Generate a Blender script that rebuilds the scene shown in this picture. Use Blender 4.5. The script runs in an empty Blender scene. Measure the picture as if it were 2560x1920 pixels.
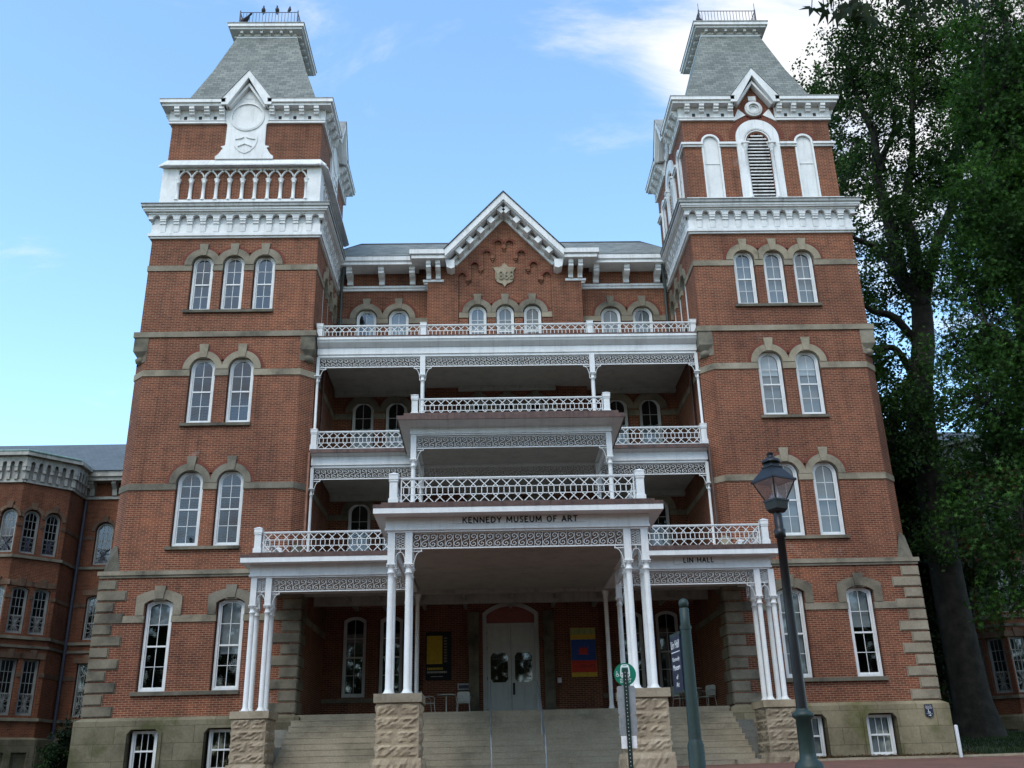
import bpy, math, random
import numpy as np
from mathutils import Matrix, Vector
from mathutils.geometry import tessellate_polygon
random.seed(7); RNG = np.random.default_rng(7)
PI = math.pi
S = bpy.context.scene
C = S.collection
# ------------------------------------------------------------------ camera
PITCH, YAW, ROLL, FPX = math.radians(21.706), math.radians(1.6226), math.radians(-1.358), 2426.16
fw = Vector((math.sin(YAW)*math.cos(PITCH), math.cos(YAW)*math.cos(PITCH), math.sin(PITCH)))
rt = Vector((math.cos(YAW), -math.sin(YAW), 0)); up = rt.cross(fw)
r2 = math.cos(ROLL)*rt + math.sin(ROLL)*up; u2 = -math.sin(ROLL)*rt + math.cos(ROLL)*up
cam = bpy.data.objects.new('camera', bpy.data.cameras.new('camera')); C.objects.link(cam)
M = Matrix.Identity(4)
for i in range(3):
    M[i][0] = r2[i]; M[i][1] = u2[i]; M[i][2] = -fw[i]
M.translation = Vector((0, -33, 0))
cam.matrix_world = M
cam.data.sensor_width = 36; cam.data.lens = FPX/2560*36
cam.data.clip_start = .05; cam.data.clip_end = 3000
S.camera = cam
# ------------------------------------------------------------------ light
SUN_EL, SUN_AZ = math.radians(52), math.radians(205)     # azimuth clockwise from +Y (north)
SKY_STRENGTH, SUN_STRENGTH, EXPOSURE = .15, .62, 1.33
W = bpy.data.worlds.new('World'); S.world = W; W.use_nodes = True
S.view_settings.view_transform = 'Standard'; S.view_settings.look = 'None'
S.view_settings.exposure = EXPOSURE; S.view_settings.gamma = 1
S.render.engine = 'CYCLES'
S.cycles.max_bounces = 6; S.cycles.diffuse_bounces = 2; S.cycles.glossy_bounces = 3
S.cycles.transparent_max_bounces = 12; S.cycles.transmission_bounces = 3
S.cycles.use_denoising = True
S.cycles.sample_clamp_indirect = 4

def N(nt, t, **kw):
    n = nt.nodes.new(t)
    for k, v in kw.items():
        if k[0] == 'i' and k[1:].isdigit(): n.inputs[int(k[1:])].default_value = v
        elif k in n.inputs.keys() and not hasattr(type(n), k): n.inputs[k].default_value = v
        else: setattr(n, k, v)
    return n
def ramp(nt, src, pts):
    n = nt.nodes.new('ShaderNodeValToRGB'); e = n.color_ramp.elements
    while len(e) < len(pts): e.new(.5)
    for el, (p, c) in zip(e, pts):
        el.position = p; el.color = c if len(c) == 4 else (*c, 1)
    nt.links.new(src, n.inputs[0]); return n.outputs[0]
def mth(nt, op, a, b=None, clamp=False):
    n = nt.nodes.new('ShaderNodeMath'); n.operation = op; n.use_clamp = clamp
    for i, v in enumerate((a, b)):
        if v is None: continue
        if isinstance(v, (int, float)): n.inputs[i].default_value = v
        else: nt.links.new(v, n.inputs[i])
    return n.outputs[0]
def mixc(nt, fac, a, b, mode='MIX'):
    n = nt.nodes.new('ShaderNodeMix'); n.data_type = 'RGBA'; n.blend_type = mode
    for s, v in ((n.inputs[0], fac), (n.inputs[6], a), (n.inputs[7], b)):
        if isinstance(v, (int, float)): s.default_value = v
        elif isinstance(v, tuple): s.default_value = v if len(v) == 4 else (*v, 1)
        else: nt.links.new(v, s)
    return n.outputs[2]

nt = W.node_tree; nt.nodes.clear()
sky = nt.nodes.new('ShaderNodeTexSky'); sky.sky_type = 'NISHITA'; sky.sun_disc = False
sky.sun_elevation = SUN_EL; sky.sun_rotation = SUN_AZ; sky.air_density = 1.0; sky.dust_density = .6; sky.ozone_density = 1.0
tc = nt.nodes.new('ShaderNodeTexCoord')
sep = nt.nodes.new('ShaderNodeSeparateXYZ'); nt.links.new(tc.outputs['Generated'], sep.inputs[0])
# cloud sheet: direction projected on a plane high above
zz = mth(nt, 'ADD', mth(nt, 'MAXIMUM', sep.outputs[2], 0.0), .12)
cx = mth(nt, 'DIVIDE', sep.outputs[0], zz); cy = mth(nt, 'DIVIDE', sep.outputs[1], zz)
comb = nt.nodes.new('ShaderNodeCombineXYZ'); nt.links.new(cx, comb.inputs[0]); nt.links.new(cy, comb.inputs[1])
mpn = nt.nodes.new('ShaderNodeMapping'); nt.links.new(comb.outputs[0], mpn.inputs[0]); mpn.inputs['Rotation'].default_value = (0, 0, .35); mpn.inputs['Scale'].default_value = (1.0, 1.9, 1)
n1 = N(nt, 'ShaderNodeTexNoise', Scale=2.1, Detail=12.0, Roughness=.64, Distortion=.55); nt.links.new(mpn.outputs[0], n1.inputs['Vector'])
def lobe(d, lo, hi):
    v = Vector(d).normalized()
    dot = nt.nodes.new('ShaderNodeVectorMath'); dot.operation = 'DOT_PRODUCT'
    nt.links.new(tc.outputs['Generated'], dot.inputs[0]); dot.inputs[1].default_value = v
    m = nt.nodes.new('ShaderNodeMapRange'); m.interpolation_type = 'SMOOTHSTEP'
    nt.links.new(dot.outputs['Value'], m.inputs[0]); m.inputs[1].default_value = lo; m.inputs[2].default_value = hi
    return m.outputs[0]
def pxdir(x, y): return tuple(fw + r2*((x-1280)/FPX) - u2*((y-960)/FPX))
bank = lobe(pxdir(2480, -20), .945, .992)
bank2 = lobe(pxdir(1600, 170), .986, .9995)
bank3 = lobe(pxdir(20, 760), .9965, .9999)
back = lobe((0.1, -1, .35), -.2, .6)
bias = mth(nt, 'ADD', mth(nt, 'MULTIPLY', bank, .36), mth(nt, 'MULTIPLY', bank2, .15))
bias = mth(nt, 'ADD', bias, mth(nt, 'MULTIPLY', bank3, .085))
bias = mth(nt, 'ADD', bias, mth(nt, 'MULTIPLY', back, .22))
dens = mth(nt, 'ADD', n1.outputs[0], bias)
cl = nt.nodes.new('ShaderNodeMapRange'); cl.interpolation_type = 'SMOOTHSTEP'
nt.links.new(dens, cl.inputs[0]); cl.inputs[1].default_value = .58; cl.inputs[2].default_value = .90
skyc = nt.nodes.new('ShaderNodeVectorMath'); skyc.operation = 'SCALE'; nt.links.new(sky.outputs[0], skyc.inputs[0]); skyc.inputs['Scale'].default_value = SKY_STRENGTH
tint = mixc(nt, 1.0, skyc.outputs[0], (.93, 1.08, 1.08), 'MULTIPLY')
col = mixc(nt, cl.outputs[0], tint, (.43, .435, .445))
bg = nt.nodes.new('ShaderNodeBackground'); nt.links.new(col, bg.inputs[0]); bg.inputs[1].default_value = 1.0
wo = nt.nodes.new('ShaderNodeOutputWorld'); nt.links.new(bg.outputs[0], wo.inputs[0])
sl = bpy.data.lights.new('sun', 'SUN'); sl.energy = SUN_STRENGTH; sl.angle = math.radians(25); sl.color = (1, .96, .9)
sun = bpy.data.objects.new('sun', sl); C.objects.link(sun)
sd = Vector((math.sin(SUN_AZ)*math.cos(SUN_EL), math.cos(SUN_AZ)*math.cos(SUN_EL), math.sin(SUN_EL)))
sun.rotation_euler = sd.to_track_quat('Z', 'Y').to_euler()
sun.location = sd*60

# ------------------------------------------------------------------ materials
def mat(name):
    m = bpy.data.materials.new(name); m.use_nodes = True
    t = m.node_tree; b = t.nodes['Principled BSDF']; return m, t, b
def objpos(t):
    g = t.nodes.new('ShaderNodeNewGeometry'); return g
def noise(t, scale, detail=4, rough=.55, vec=None, dist=0):
    n = N(t, 'ShaderNodeTexNoise', Scale=scale, Detail=float(detail), Roughness=rough, Distortion=float(dist))
    if vec is None:
        vec = objpos(t).outputs['Position']
    t.links.new(vec, n.inputs['Vector']); return n.outputs[0]
def wallvec(t, zscale=1.0):
    """coordinates that run along any upright wall: distance along it, height"""
    g = objpos(t)
    cr = t.nodes.new('ShaderNodeVectorMath'); cr.operation = 'CROSS_PRODUCT'
    cr.inputs[0].default_value = (0, 0, 1); t.links.new(g.outputs['True Normal'], cr.inputs[1])
    nn = t.nodes.new('ShaderNodeVectorMath'); nn.operation = 'NORMALIZE'; t.links.new(cr.outputs[0], nn.inputs[0])
    d = t.nodes.new('ShaderNodeVectorMath'); d.operation = 'DOT_PRODUCT'
    t.links.new(g.outputs['Position'], d.inputs[0]); t.links.new(nn.outputs[0], d.inputs[1])
    s = t.nodes.new('ShaderNodeSeparateXYZ'); t.links.new(g.outputs['Position'], s.inputs[0])
    c = t.nodes.new('ShaderNodeCombineXYZ'); t.links.new(d.outputs['Value'], c.inputs[0])
    t.links.new(mth(t, 'MULTIPLY', s.outputs[2], zscale), c.inputs[1]); return c.outputs[0], g
def bump(t, b, h, strength=.3, dist=.01):
    n = t.nodes.new('ShaderNodeBump'); n.inputs['Strength'].default_value = strength; n.inputs['Distance'].default_value = dist
    t.links.new(h, n.inputs['Height']); t.links.new(n.outputs[0], b.inputs['Normal'])

def brick_mat(name, c1, c2, mortar, stain=.5, bw=.215, rh=.069):
    m, t, b = mat(name)
    v, g = wallvec(t)
    br = t.nodes.new('ShaderNodeTexBrick'); t.links.new(v, br.inputs['Vector'])
    br.inputs['Color1'].default_value = (*c1, 1); br.inputs['Color2'].default_value = (*c2, 1); br.inputs['Mortar'].default_value = (*mortar, 1)
    br.inputs['Scale'].default_value = 1; br.inputs['Brick Width'].default_value = bw; br.inputs['Row Height'].default_value = rh
    br.inputs['Mortar Size'].default_value = .0085; br.inputs['Mortar Smooth'].default_value = .15; br.inputs['Bias'].default_value = -.1
    big = ramp(t, noise(t, .45, 5, .6), [(.3, (.62, .6, .6)), (.5, (1, 1, 1)), (.72, (1.18, 1.1, 1.05))])
    c = mixc(t, stain, br.outputs[0], big, 'MULTIPLY')
    mid = ramp(t, noise(t, 3.0, 5, .65), [(.35, (.78, .76, .76)), (.6, (1.08, 1.06, 1.04))])
    c = mixc(t, .7, c, mid, 'MULTIPLY')
    mp = t.nodes.new('ShaderNodeMapping'); t.links.new(v, mp.inputs[0]); mp.inputs['Scale'].default_value = (2.6, .22, 1)
    st = ramp(t, noise(t, 1.0, 6, .65, mp.outputs[0]), [(.30, (.58, .57, .58)), (.47, (1, 1, 1)), (.70, (1.12, 1.08, 1.05))])
    c = mixc(t, .75, c, st, 'MULTIPLY')
    patch = ramp(t, noise(t, .22, 4, .5, v), [(.36, (.74, .72, .74)), (.5, (1, 1, 1)), (.66, (1.2, 1.14, 1.08))])
    c = mixc(t, .8, c, patch, 'MULTIPLY')
    eff = ramp(t, noise(t, .8, 8, .7, dist=.3), [(.64, (0, 0, 0)), (.78, (.5, .5, .5))])
    c = mixc(t, eff, c, (.42, .34, .30))
    t.links.new(c, b.inputs['Base Color']); b.inputs['Roughness'].default_value = .88; b.inputs['Specular IOR Level'].default_value = .25
    bump(t, b, mth(t, 'SUBTRACT', 1.0, br.outputs[1]), .5, .006)
    return m
def stone_mat(name, base, dark, light, scale=1.2, block=None, moss=0, bumpy=.25):
    m, t, b = mat(name)
    n = noise(t, scale, 6, .6)
    c = ramp(t, n, [(.3, dark), (.5, base), (.72, light)])
    f = ramp(t, noise(t, 18, 5, .7), [(.3, (.8, .8, .8)), (.7, (1.12, 1.12, 1.12))])
    c = mixc(t, 1.0, c, f, 'MULTIPLY')
    if block:
        v, g = wallvec(t)
        br = t.nodes.new('ShaderNodeTexBrick'); t.links.new(v, br.inputs['Vector'])
        br.inputs['Color1'].default_value = (.8, .79, .76, 1); br.inputs['Color2'].default_value = (1.15, 1.13, 1.1, 1); br.inputs['Mortar'].default_value = (.55, .52, .46, 1)
        br.inputs['Scale'].default_value = 1; br.inputs['Brick Width'].default_value = block[0]; br.inputs['Row Height'].default_value = block[1]
        br.inputs['Mortar Size'].default_value = .012; br.inputs['Mortar Smooth'].default_value = .3
        c = mixc(t, .9, c, br.outputs[0], 'MULTIPLY')
    if moss:
        s = t.nodes.new('ShaderNodeSeparateXYZ'); t.links.new(objpos(t).outputs['Position'], s.inputs[0])
        mm = ramp(t, noise(t, .7, 7, .7), [(.5, (0, 0, 0)), (.68, (moss,)*3)])
        c = mixc(t, mm, c, (.07, .075, .02))
    oi = t.nodes.new('ShaderNodeObjectInfo')
    c = mixc(t, 1.0, c, ramp(t, oi.outputs['Random'], [(0, (.72, .74, .76)), (.45, (.95, .95, .95)), (1, (1.12, 1.1, 1.06))]), 'MULTIPLY')
    t.links.new(c, b.inputs['Base Color']); b.inputs['Roughness'].default_value = .9; b.inputs['Specular IOR Level'].default_value = .2
    bump(t, b, noise(t, 22, 8, .7), bumpy, .02)
    return m
def paint_mat(name, col, rough=.5, dirt=.35, metallic=0, scale=2.2, boards=0):
    m, t, b = mat(name)
    d = ramp(t, noise(t, scale, 8, .7), [(.32, tuple(x*(1-dirt) for x in col)), (.55, col)])
    f = ramp(t, noise(t, 30, 3, .6), [(.3, (.94, .94, .94)), (.6, (1.02, 1.02, 1.02))])
    d = mixc(t, 1.0, d, f, 'MULTIPLY')
    v, g_ = wallvec(t); mp = t.nodes.new('ShaderNodeMapping'); t.links.new(v, mp.inputs[0]); mp.inputs['Scale'].default_value = (6.0, .5, 1)
    st = ramp(t, noise(t, 1.0, 7, .7, mp.outputs[0]), [(.33, (1-dirt*1.5,)*3), (.5, (1, 1, 1))])
    d = mixc(t, .7, d, st, 'MULTIPLY')
    t.links.new(d, b.inputs['Base Color']); b.inputs['Roughness'].default_value = rough; b.inputs['Metallic'].default_value = metallic
    bump(t, b, noise(t, 14, 6, .6), .12, .004)
    return m
def plain(name, col, rough=.6, metallic=0, emit=None):
    m, t, b = mat(name); b.inputs['Base Color'].default_value = (*col, 1); b.inputs['Roughness'].default_value = rough; b.inputs['Metallic'].default_value = metallic
    v = ramp(t, noise(t, 9, 5, .65), [(.3, tuple(x*.8 for x in col)), (.65, tuple(min(1, x*1.1) for x in col))])
    t.links.new(v, b.inputs['Base Color'])
    if emit: b.inputs['Emission Color'].default_value = (*col, 1); b.inputs['Emission Strength'].default_value = emit
    return m
def roof_mat(name, c1, c2, gap, bw=.28, rh=.16):
    m, t, b = mat(name); v, g = wallvec(t, 1.15)
    br = t.nodes.new('ShaderNodeTexBrick'); t.links.new(v, br.inputs['Vector'])
    br.inputs['Color1'].default_value = (*c1, 1); br.inputs['Color2'].default_value = (*c2, 1); br.inputs['Mortar'].default_value = (*gap, 1)
    br.inputs['Scale'].default_value = 1; br.inputs['Brick Width'].default_value = bw; br.inputs['Row Height'].default_value = rh; br.inputs['Mortar Size'].default_value = .008
    br.inputs['Bias'].default_value = -.2
    k = ramp(t, noise(t, 1.4, 7, .7), [(.3, (.75, .77, .75)), (.65, (1.15, 1.13, 1.1))])
    c = mixc(t, 1.0, br.outputs[0], k, 'MULTIPLY')
    t.links.new(c, b.inputs['Base Color']); b.inputs['Roughness'].default_value = .75
    bump(t, b, mth(t, 'SUBTRACT', 1.0, br.outputs[1]), .5, .01); return m
def glass_mat(name, tintc=(.62, .68, .72), refl=.055):
    m, t, b = mat(name); t.nodes.remove(b)
    o = t.nodes['Material Output']
    tr = N(t, 'ShaderNodeBsdfTransparent'); tr.inputs[0].default_value = (*tintc, 1)
    gl = N(t, 'ShaderNodeBsdfGlossy'); gl.inputs['Roughness'].default_value = .03; gl.inputs[0].default_value = (.95, .97, 1, 1)
    bp = N(t, 'ShaderNodeBump'); bp.inputs['Strength'].default_value = .10; bp.inputs['Distance'].default_value = .02
    t.links.new(noise(t, 1.3, 1, .4), bp.inputs['Height']); t.links.new(bp.outputs[0], gl.inputs['Normal'])
    lw = N(t, 'ShaderNodeLayerWeight'); lw.inputs[0].default_value = .35
    f = mth(t, 'ADD', mth(t, 'MULTIPLY', lw.outputs['Facing'], .25), refl, True)
    mx = N(t, 'ShaderNodeMixShader'); t.links.new(f, mx.inputs[0]); t.links.new(tr.outputs[0], mx.inputs[1]); t.links.new(gl.outputs[0], mx.inputs[2])
    t.links.new(mx.outputs[0], o.inputs[0]); return m
def leaf_mat(name, dark, mid, light, trans=.35):
    m, t, b = mat(name); o = t.nodes['Material Output']
    g = objpos(t)
    c = ramp(t, g.outputs['Random Per Island'], [(0, dark), (.55, mid), (1, light)])
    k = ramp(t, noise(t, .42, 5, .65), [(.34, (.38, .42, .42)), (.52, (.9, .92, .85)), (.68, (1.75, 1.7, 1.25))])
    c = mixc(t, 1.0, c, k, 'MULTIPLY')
    t.links.new(c, b.inputs['Base Color']); b.inputs['Roughness'].default_value = .6; b.inputs['Specular IOR Level'].default_value = .12
    tl = N(t, 'ShaderNodeBsdfTranslucent'); t.links.new(mixc(t, 1.0, c, (1.0, 1.15, .6), 'MULTIPLY'), tl.inputs[0])
    mx = N(t, 'ShaderNodeMixShader'); mx.inputs[0].default_value = trans
    t.links.new(b.outputs[0], mx.inputs[1]); t.links.new(tl.outputs[0], mx.inputs[2]); t.links.new(mx.outputs[0], o.inputs[0]); return m

BRICK = brick_mat('brick', (.190, .055, .027), (.105, .033, .020), (.29, .19, .125))
BRICK_L = brick_mat('brick_lower', (.27, .075, .045), (.20, .056, .034), (.30, .20, .15))
BRICK_W = brick_mat('brick_wing', (.155, .046, .020), (.095, .028, .014), (.17, .10, .06), .8)
ARCHB = plain('arch_brick', (.17, .05, .03), .9)
STONE = stone_mat('sandstone', (.245, .21, .155), (.10, .09, .07), (.33, .29, .22), .9)
STONE_D = stone_mat('sandstone_sill', (.155, .135, .10), (.055, .05, .042), (.23, .20, .15), 1.1)
STONE_B = stone_mat('basement_stone', (.21, .18, .12), (.10, .085, .055), (.29, .25, .17), .6, (1.25, .52), .85)
PIER = stone_mat('pier_stone', (.34, .27, .185), (.23, .18, .125), (.42, .345, .25), 1.5, None, 0, .4)
CAPST = stone_mat('cap_stone', (.34, .28, .20), (.22, .18, .12), (.40, .34, .25), 1.5)
STEP = stone_mat('step_stone', (.30, .255, .185), (.19, .165, .12), (.36, .31, .235), .8)
CHEEK = stone_mat('cheek_stone', (.21, .20, .17), (.12, .115, .10), (.27, .26, .22), 1.3)
WHITE = paint_mat('white_paint', (.70, .70, .685), .55, .14)
WHITE_C = paint_mat('white_cornice', (.72, .72, .71), .6, .20, 0, 1.1)
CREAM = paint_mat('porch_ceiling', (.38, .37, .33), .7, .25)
EAVE_D = paint_mat('weathered_gutter', (.30, .31, .30), .6, .4, 0, 3)
COPPER = paint_mat('copper', (.105, .055, .042), .45, .5, .35, 4)
PIPE = paint_mat('copper_pipe', (.28, .12, .07), .45, .5, .3, 3)
GREENPIPE = paint_mat('dark_pipe', (.05, .065, .06), .5, .3)
SLATE = roof_mat('slate', (.21, .225, .21), (.105, .12, .115), (.06, .065, .065))
SLATE_D = plain('roof_edge', (.05, .052, .06), .6)
ROOF_W = roof_mat('wing_roof', (.10, .12, .13), (.085, .10, .11), (.05, .055, .06))
GLASS = glass_mat('glass')
GLASS_G = glass_mat('glass_porch', (.5, .55, .55), .10)
BLIND = paint_mat('blind', (.40, .385, .345), .9, .12)
BLIND_W = paint_mat('white_blind', (.80, .79, .74), .9, .08)
DARKIN = plain('dark_interior', (.03, .03, .03), .9)  # near-black colour stands in for the shade inside rooms and vents
LOUVER = paint_mat('louver', (.75, .74, .72), .6, .3, 0, 8)
IRON = plain('black_iron', (.012, .012, .013), .42, .3)
IRON_R = plain('cresting_iron', (.05, .05, .07), .6)
GREEN = paint_mat('green_paint', (.010, .030, .024), .55, .35, 0, 6)
STEELG = paint_mat('galvanised', (.36, .37, .38), .45, .3, .5, 6)
LETTER = plain("letter", (.008, .010, .010), .6)
DOORP = paint_mat('door_paint', (.50, .51, .48), .5, .15)
SALMON = plain('transom_panel', (.30, .10, .08), .8)
NAVY = plain('navy', (.006, .012, .035), .45)
def col(n, c, r=.6): return plain(n, c, r)
YELLOW = col('yellow_cloth', (.55, .36, .03), .9); BLACKC = col('black_cloth', (.012, .014, .018), .9)
BLUEC = col('blue_cloth', (.03, .08, .30), .9); REDC = col('red_cloth', (.55, .05, .03), .9); ORANGE = col('orange_cloth', (.60, .38, .05), .9)
SIGNG = col('sign_green', (.0, .16, .09), .35); SIGNW = col('sign_white', (.8, .8, .8), .4)
BIRD = col('feather', (.018, .014, .02), .7)
BARK = stone_mat('bark', (.026, .024, .019), (.012, .011, .009), (.045, .041, .033), 2.5, None, 0, .9)
LEAF_A = leaf_mat('leaf_a', (.014, .032, .010), (.026, .058, .014), (.046, .09, .022), .32)
LEAF_B = leaf_mat('leaf_b', (.015, .040, .010), (.030, .078, .016), (.058, .125, .028), .30)
LEAF_D = leaf_mat('leaf_d', (.008, .018, .006), (.014, .03, .009), (.022, .042, .012), .2)  # canopy shade painted into the undergrowth; also the dark shrub's own colour
LEAF_R = leaf_mat('leaf_r', (.06, .012, .01), (.12, .025, .015), (.2, .05, .02), .3)
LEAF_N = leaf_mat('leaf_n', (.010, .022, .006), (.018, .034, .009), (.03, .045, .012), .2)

# ------------------------------------------------------------------ mesh builder
class FR:
    """a frame turned about the vertical: x along the wall, y into it, z up"""
    def __init__(s, ox=0, oy=0, ang=0): s.ox, s.oy, s.c, s.s = ox, oy, math.cos(ang), math.sin(ang)
    def __call__(s, p): return (s.ox + p[0]*s.c - p[1]*s.s, s.oy + p[0]*s.s + p[1]*s.c, p[2])
ID = FR()
class MB:
    def __init__(s, fr=ID): s.v = []; s.f = []; s.fr = fr; s.smooth = set()
    def add(s, vs, fs, sm=False):
        b = len(s.v); s.v += [s.fr(p) for p in vs]
        for f in fs:
            if sm: s.smooth.add(len(s.f))
            s.f.append(tuple(b+i for i in f))
    def box(s, x0, x1, y0, y1, z0, z1):
        s.add([(x0, y0, z0), (x1, y0, z0), (x1, y1, z0), (x0, y1, z0), (x0, y0, z1), (x1, y0, z1), (x1, y1, z1), (x0, y1, z1)],
              [(0, 3, 2, 1), (4, 5, 6, 7), (0, 1, 5, 4), (1, 2, 6, 5), (2, 3, 7, 6), (3, 0, 4, 7)])
    def prism(s, poly, y0, y1):
        n = len(poly)
        s.add([(x, y0, z) for x, z in poly] + [(x, y1, z) for x, z in poly],
              [tuple(range(n)), tuple(range(2*n-1, n-1, -1))] + [(i, i+n, (i+1) % n+n, (i+1) % n) for i in range(n)])
    def prism_x(s, poly, x0, x1):
        n = len(poly)
        s.add([(x0, y, z) for y, z in poly] + [(x1, y, z) for y, z in poly],
              [tuple(range(n)), tuple(range(2*n-1, n-1, -1))] + [(i, i+n, (i+1) % n+n, (i+1) % n) for i in range(n)])
    def quadstrip(s, A, B, closed=True):
        n = len(A); m = n if closed else n-1
        s.add(list(A)+list(B), [(i, (i+1) % n, (i+1) % n+n, i+n) for i in range(m)])
    def wall(s, outer, holes, y, depth):
        """flat wall at depth y with openings and their reveals"""
        pts = [[Vector((x, z, 0)) for x, z in outer]] + [[Vector((x, z, 0)) for x, z in h] for h in holes]
        tri = tessellate_polygon(pts); flat = [(p.x, y, p.y) for l in pts for p in l]
        s.add(flat, [tuple(t) for t in tri])
        for h in holes: s.quadstrip([(x, y, z) for x, z in h], [(x, y+depth, z) for x, z in h])
    def lathe(s, x, y, prof, n=12, cap=True):
        vs = []; fs = []
        for r, z in prof: vs += [(x+r*math.cos(2*PI*i/n), y+r*math.sin(2*PI*i/n), z) for i in range(n)]
        for k in range(len(prof)-1): fs += [(k*n+i, k*n+(i+1) % n, (k+1)*n+(i+1) % n, (k+1)*n+i) for i in range(n)]
        s.add(vs, fs, True)
        if cap:
            s.add(vs[:n], [tuple(range(n))]); s.add(vs[-n:], [tuple(range(n))])
    def tube(s, path, r, n=6):
        path = [Vector(p) for p in path]; rs = r if isinstance(r, (list, tuple)) else [r]*len(path)
        vs = []; fs = []; ref = Vector((.13, .31, .94))
        for k, p in enumerate(path):
            d = (path[min(k+1, len(path)-1)] - path[max(k-1, 0)])
            if d.length < 1e-7: d = Vector((0, 0, 1))
            d.normalize()
            a = d.cross(ref if abs(d.dot(ref)) < .97 else Vector((1, 0, 0))).normalized(); b = d.cross(a)
            vs += [tuple(p + (a*math.cos(2*PI*i/n) + b*math.sin(2*PI*i/n))*rs[k]) for i in range(n)]
        for k in range(len(path)-1): fs += [(k*n+i, k*n+(i+1) % n, (k+1)*n+(i+1) % n, (k+1)*n+i) for i in range(n)]
        s.add(vs, fs, True); s.add(vs[:n], [tuple(range(n))]); s.add(vs[-n:], [tuple(range(n))])
    def bar(s, x0, z0, x1, z1, w, y0, y1):
        """flat bar in an upright plane"""
        d = Vector((x1-x0, z1-z0)); L = d.length
        if L < 1e-6: return
        nx, nz = -d.y/L*w/2, d.x/L*w/2
        s.prism([(x0+nx, z0+nz), (x1+nx, z1+nz), (x1-nx, z1-nz), (x0-nx, z0-nz)], y0, y1)
    def build(s, name, m, parent=None, fix=True):
        me = bpy.data.meshes.new(name); me.from_pydata(s.v, [], s.f); me.update()
        if s.smooth:
            fl = np.zeros(len(s.f), bool); fl[list(s.smooth)] = True; me.polygons.foreach_set('use_smooth', fl)
        me.materials.append(m)
        o = bpy.data.objects.new(name, me); C.objects.link(o)
        if parent is not None: o.parent = parent
        return o
    def build_split(s, name, m, parent=None, eps=.02):
        """one object for every group of touching pieces"""
        par = list(range(len(s.v)))
        def find(a):
            while par[a] != a: par[a] = par[par[a]]; a = par[a]
            return a
        for f in s.f:
            r0 = find(f[0])
            for i in f[1:]: par[find(i)] = r0
        isl = {}
        for k, f in enumerate(s.f): isl.setdefault(find(f[0]), []).append(k)
        keys = list(isl); V = np.array(s.v); bb = []
        for kk in keys:
            idx = sorted({i for k in isl[kk] for i in s.f[k]}); q = V[idx]; bb.append((q.min(0)-eps, q.max(0)+eps))
        g = list(range(len(keys)))
        def gf(a):
            while g[a] != a: g[a] = g[g[a]]; a = g[a]
            return a
        for i in range(len(keys)):
            for j in range(i):
                if (bb[i][0] <= bb[j][1]).all() and (bb[j][0] <= bb[i][1]).all(): g[gf(i)] = gf(j)
        out = {}
        for i, kk in enumerate(keys): out.setdefault(gf(i), []).extend(isl[kk])
        objs = []
        for fs in out.values():
            mb = MB(); mp = {}
            for k in sorted(fs):
                t = []
                for i in s.f[k]:
                    if i not in mp: mp[i] = len(mb.v); mb.v.append(s.v[i])
                    t.append(mp[i])
                if k in s.smooth: mb.smooth.add(len(mb.f))
                mb.f.append(tuple(t))
            objs.append(mb.build(name, m, parent))
        return objs
def thing(name, label, cat, loc=(0, 0, 0), rz=0, group=None):
    o = bpy.data.objects.new(name, None); C.objects.link(o); o.location = loc; o.rotation_euler = (0, 0, rz); o.empty_display_size = .3
    o['label'] = label; o['category'] = cat
    if group: o['group'] = group
    return o
def tag(o, label, cat, group=None):
    o['label'] = label; o['category'] = cat
    if group: o['group'] = group
    return o
def struct(o, kind='structure'): o['kind'] = kind; return o
def arch(cx, w, z0, zs, rise=None, n=14):
    """opening outline, anticlockwise from the lower left"""
    h = w/2; pts = [(cx-h, z0), (cx+h, z0)]
    if rise is None: pts += [(cx+h*math.cos(PI*i/n), zs+h*math.sin(PI*i/n)) for i in range(n+1)]
    elif rise == 0: pts += [(cx+h, zs), (cx-h, zs)]
    else:
        R = (h*h+rise*rise)/(2*rise); a0 = math.asin(h/R); zc = zs+rise-R
        pts += [(cx+R*math.sin(a0-2*a0*i/n), zc+R*math.cos(a0-2*a0*i/n)) for i in range(n+1)]
    return pts
def ztop(w, zs, rise): return zs + (w/2 if rise is None else rise)

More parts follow.
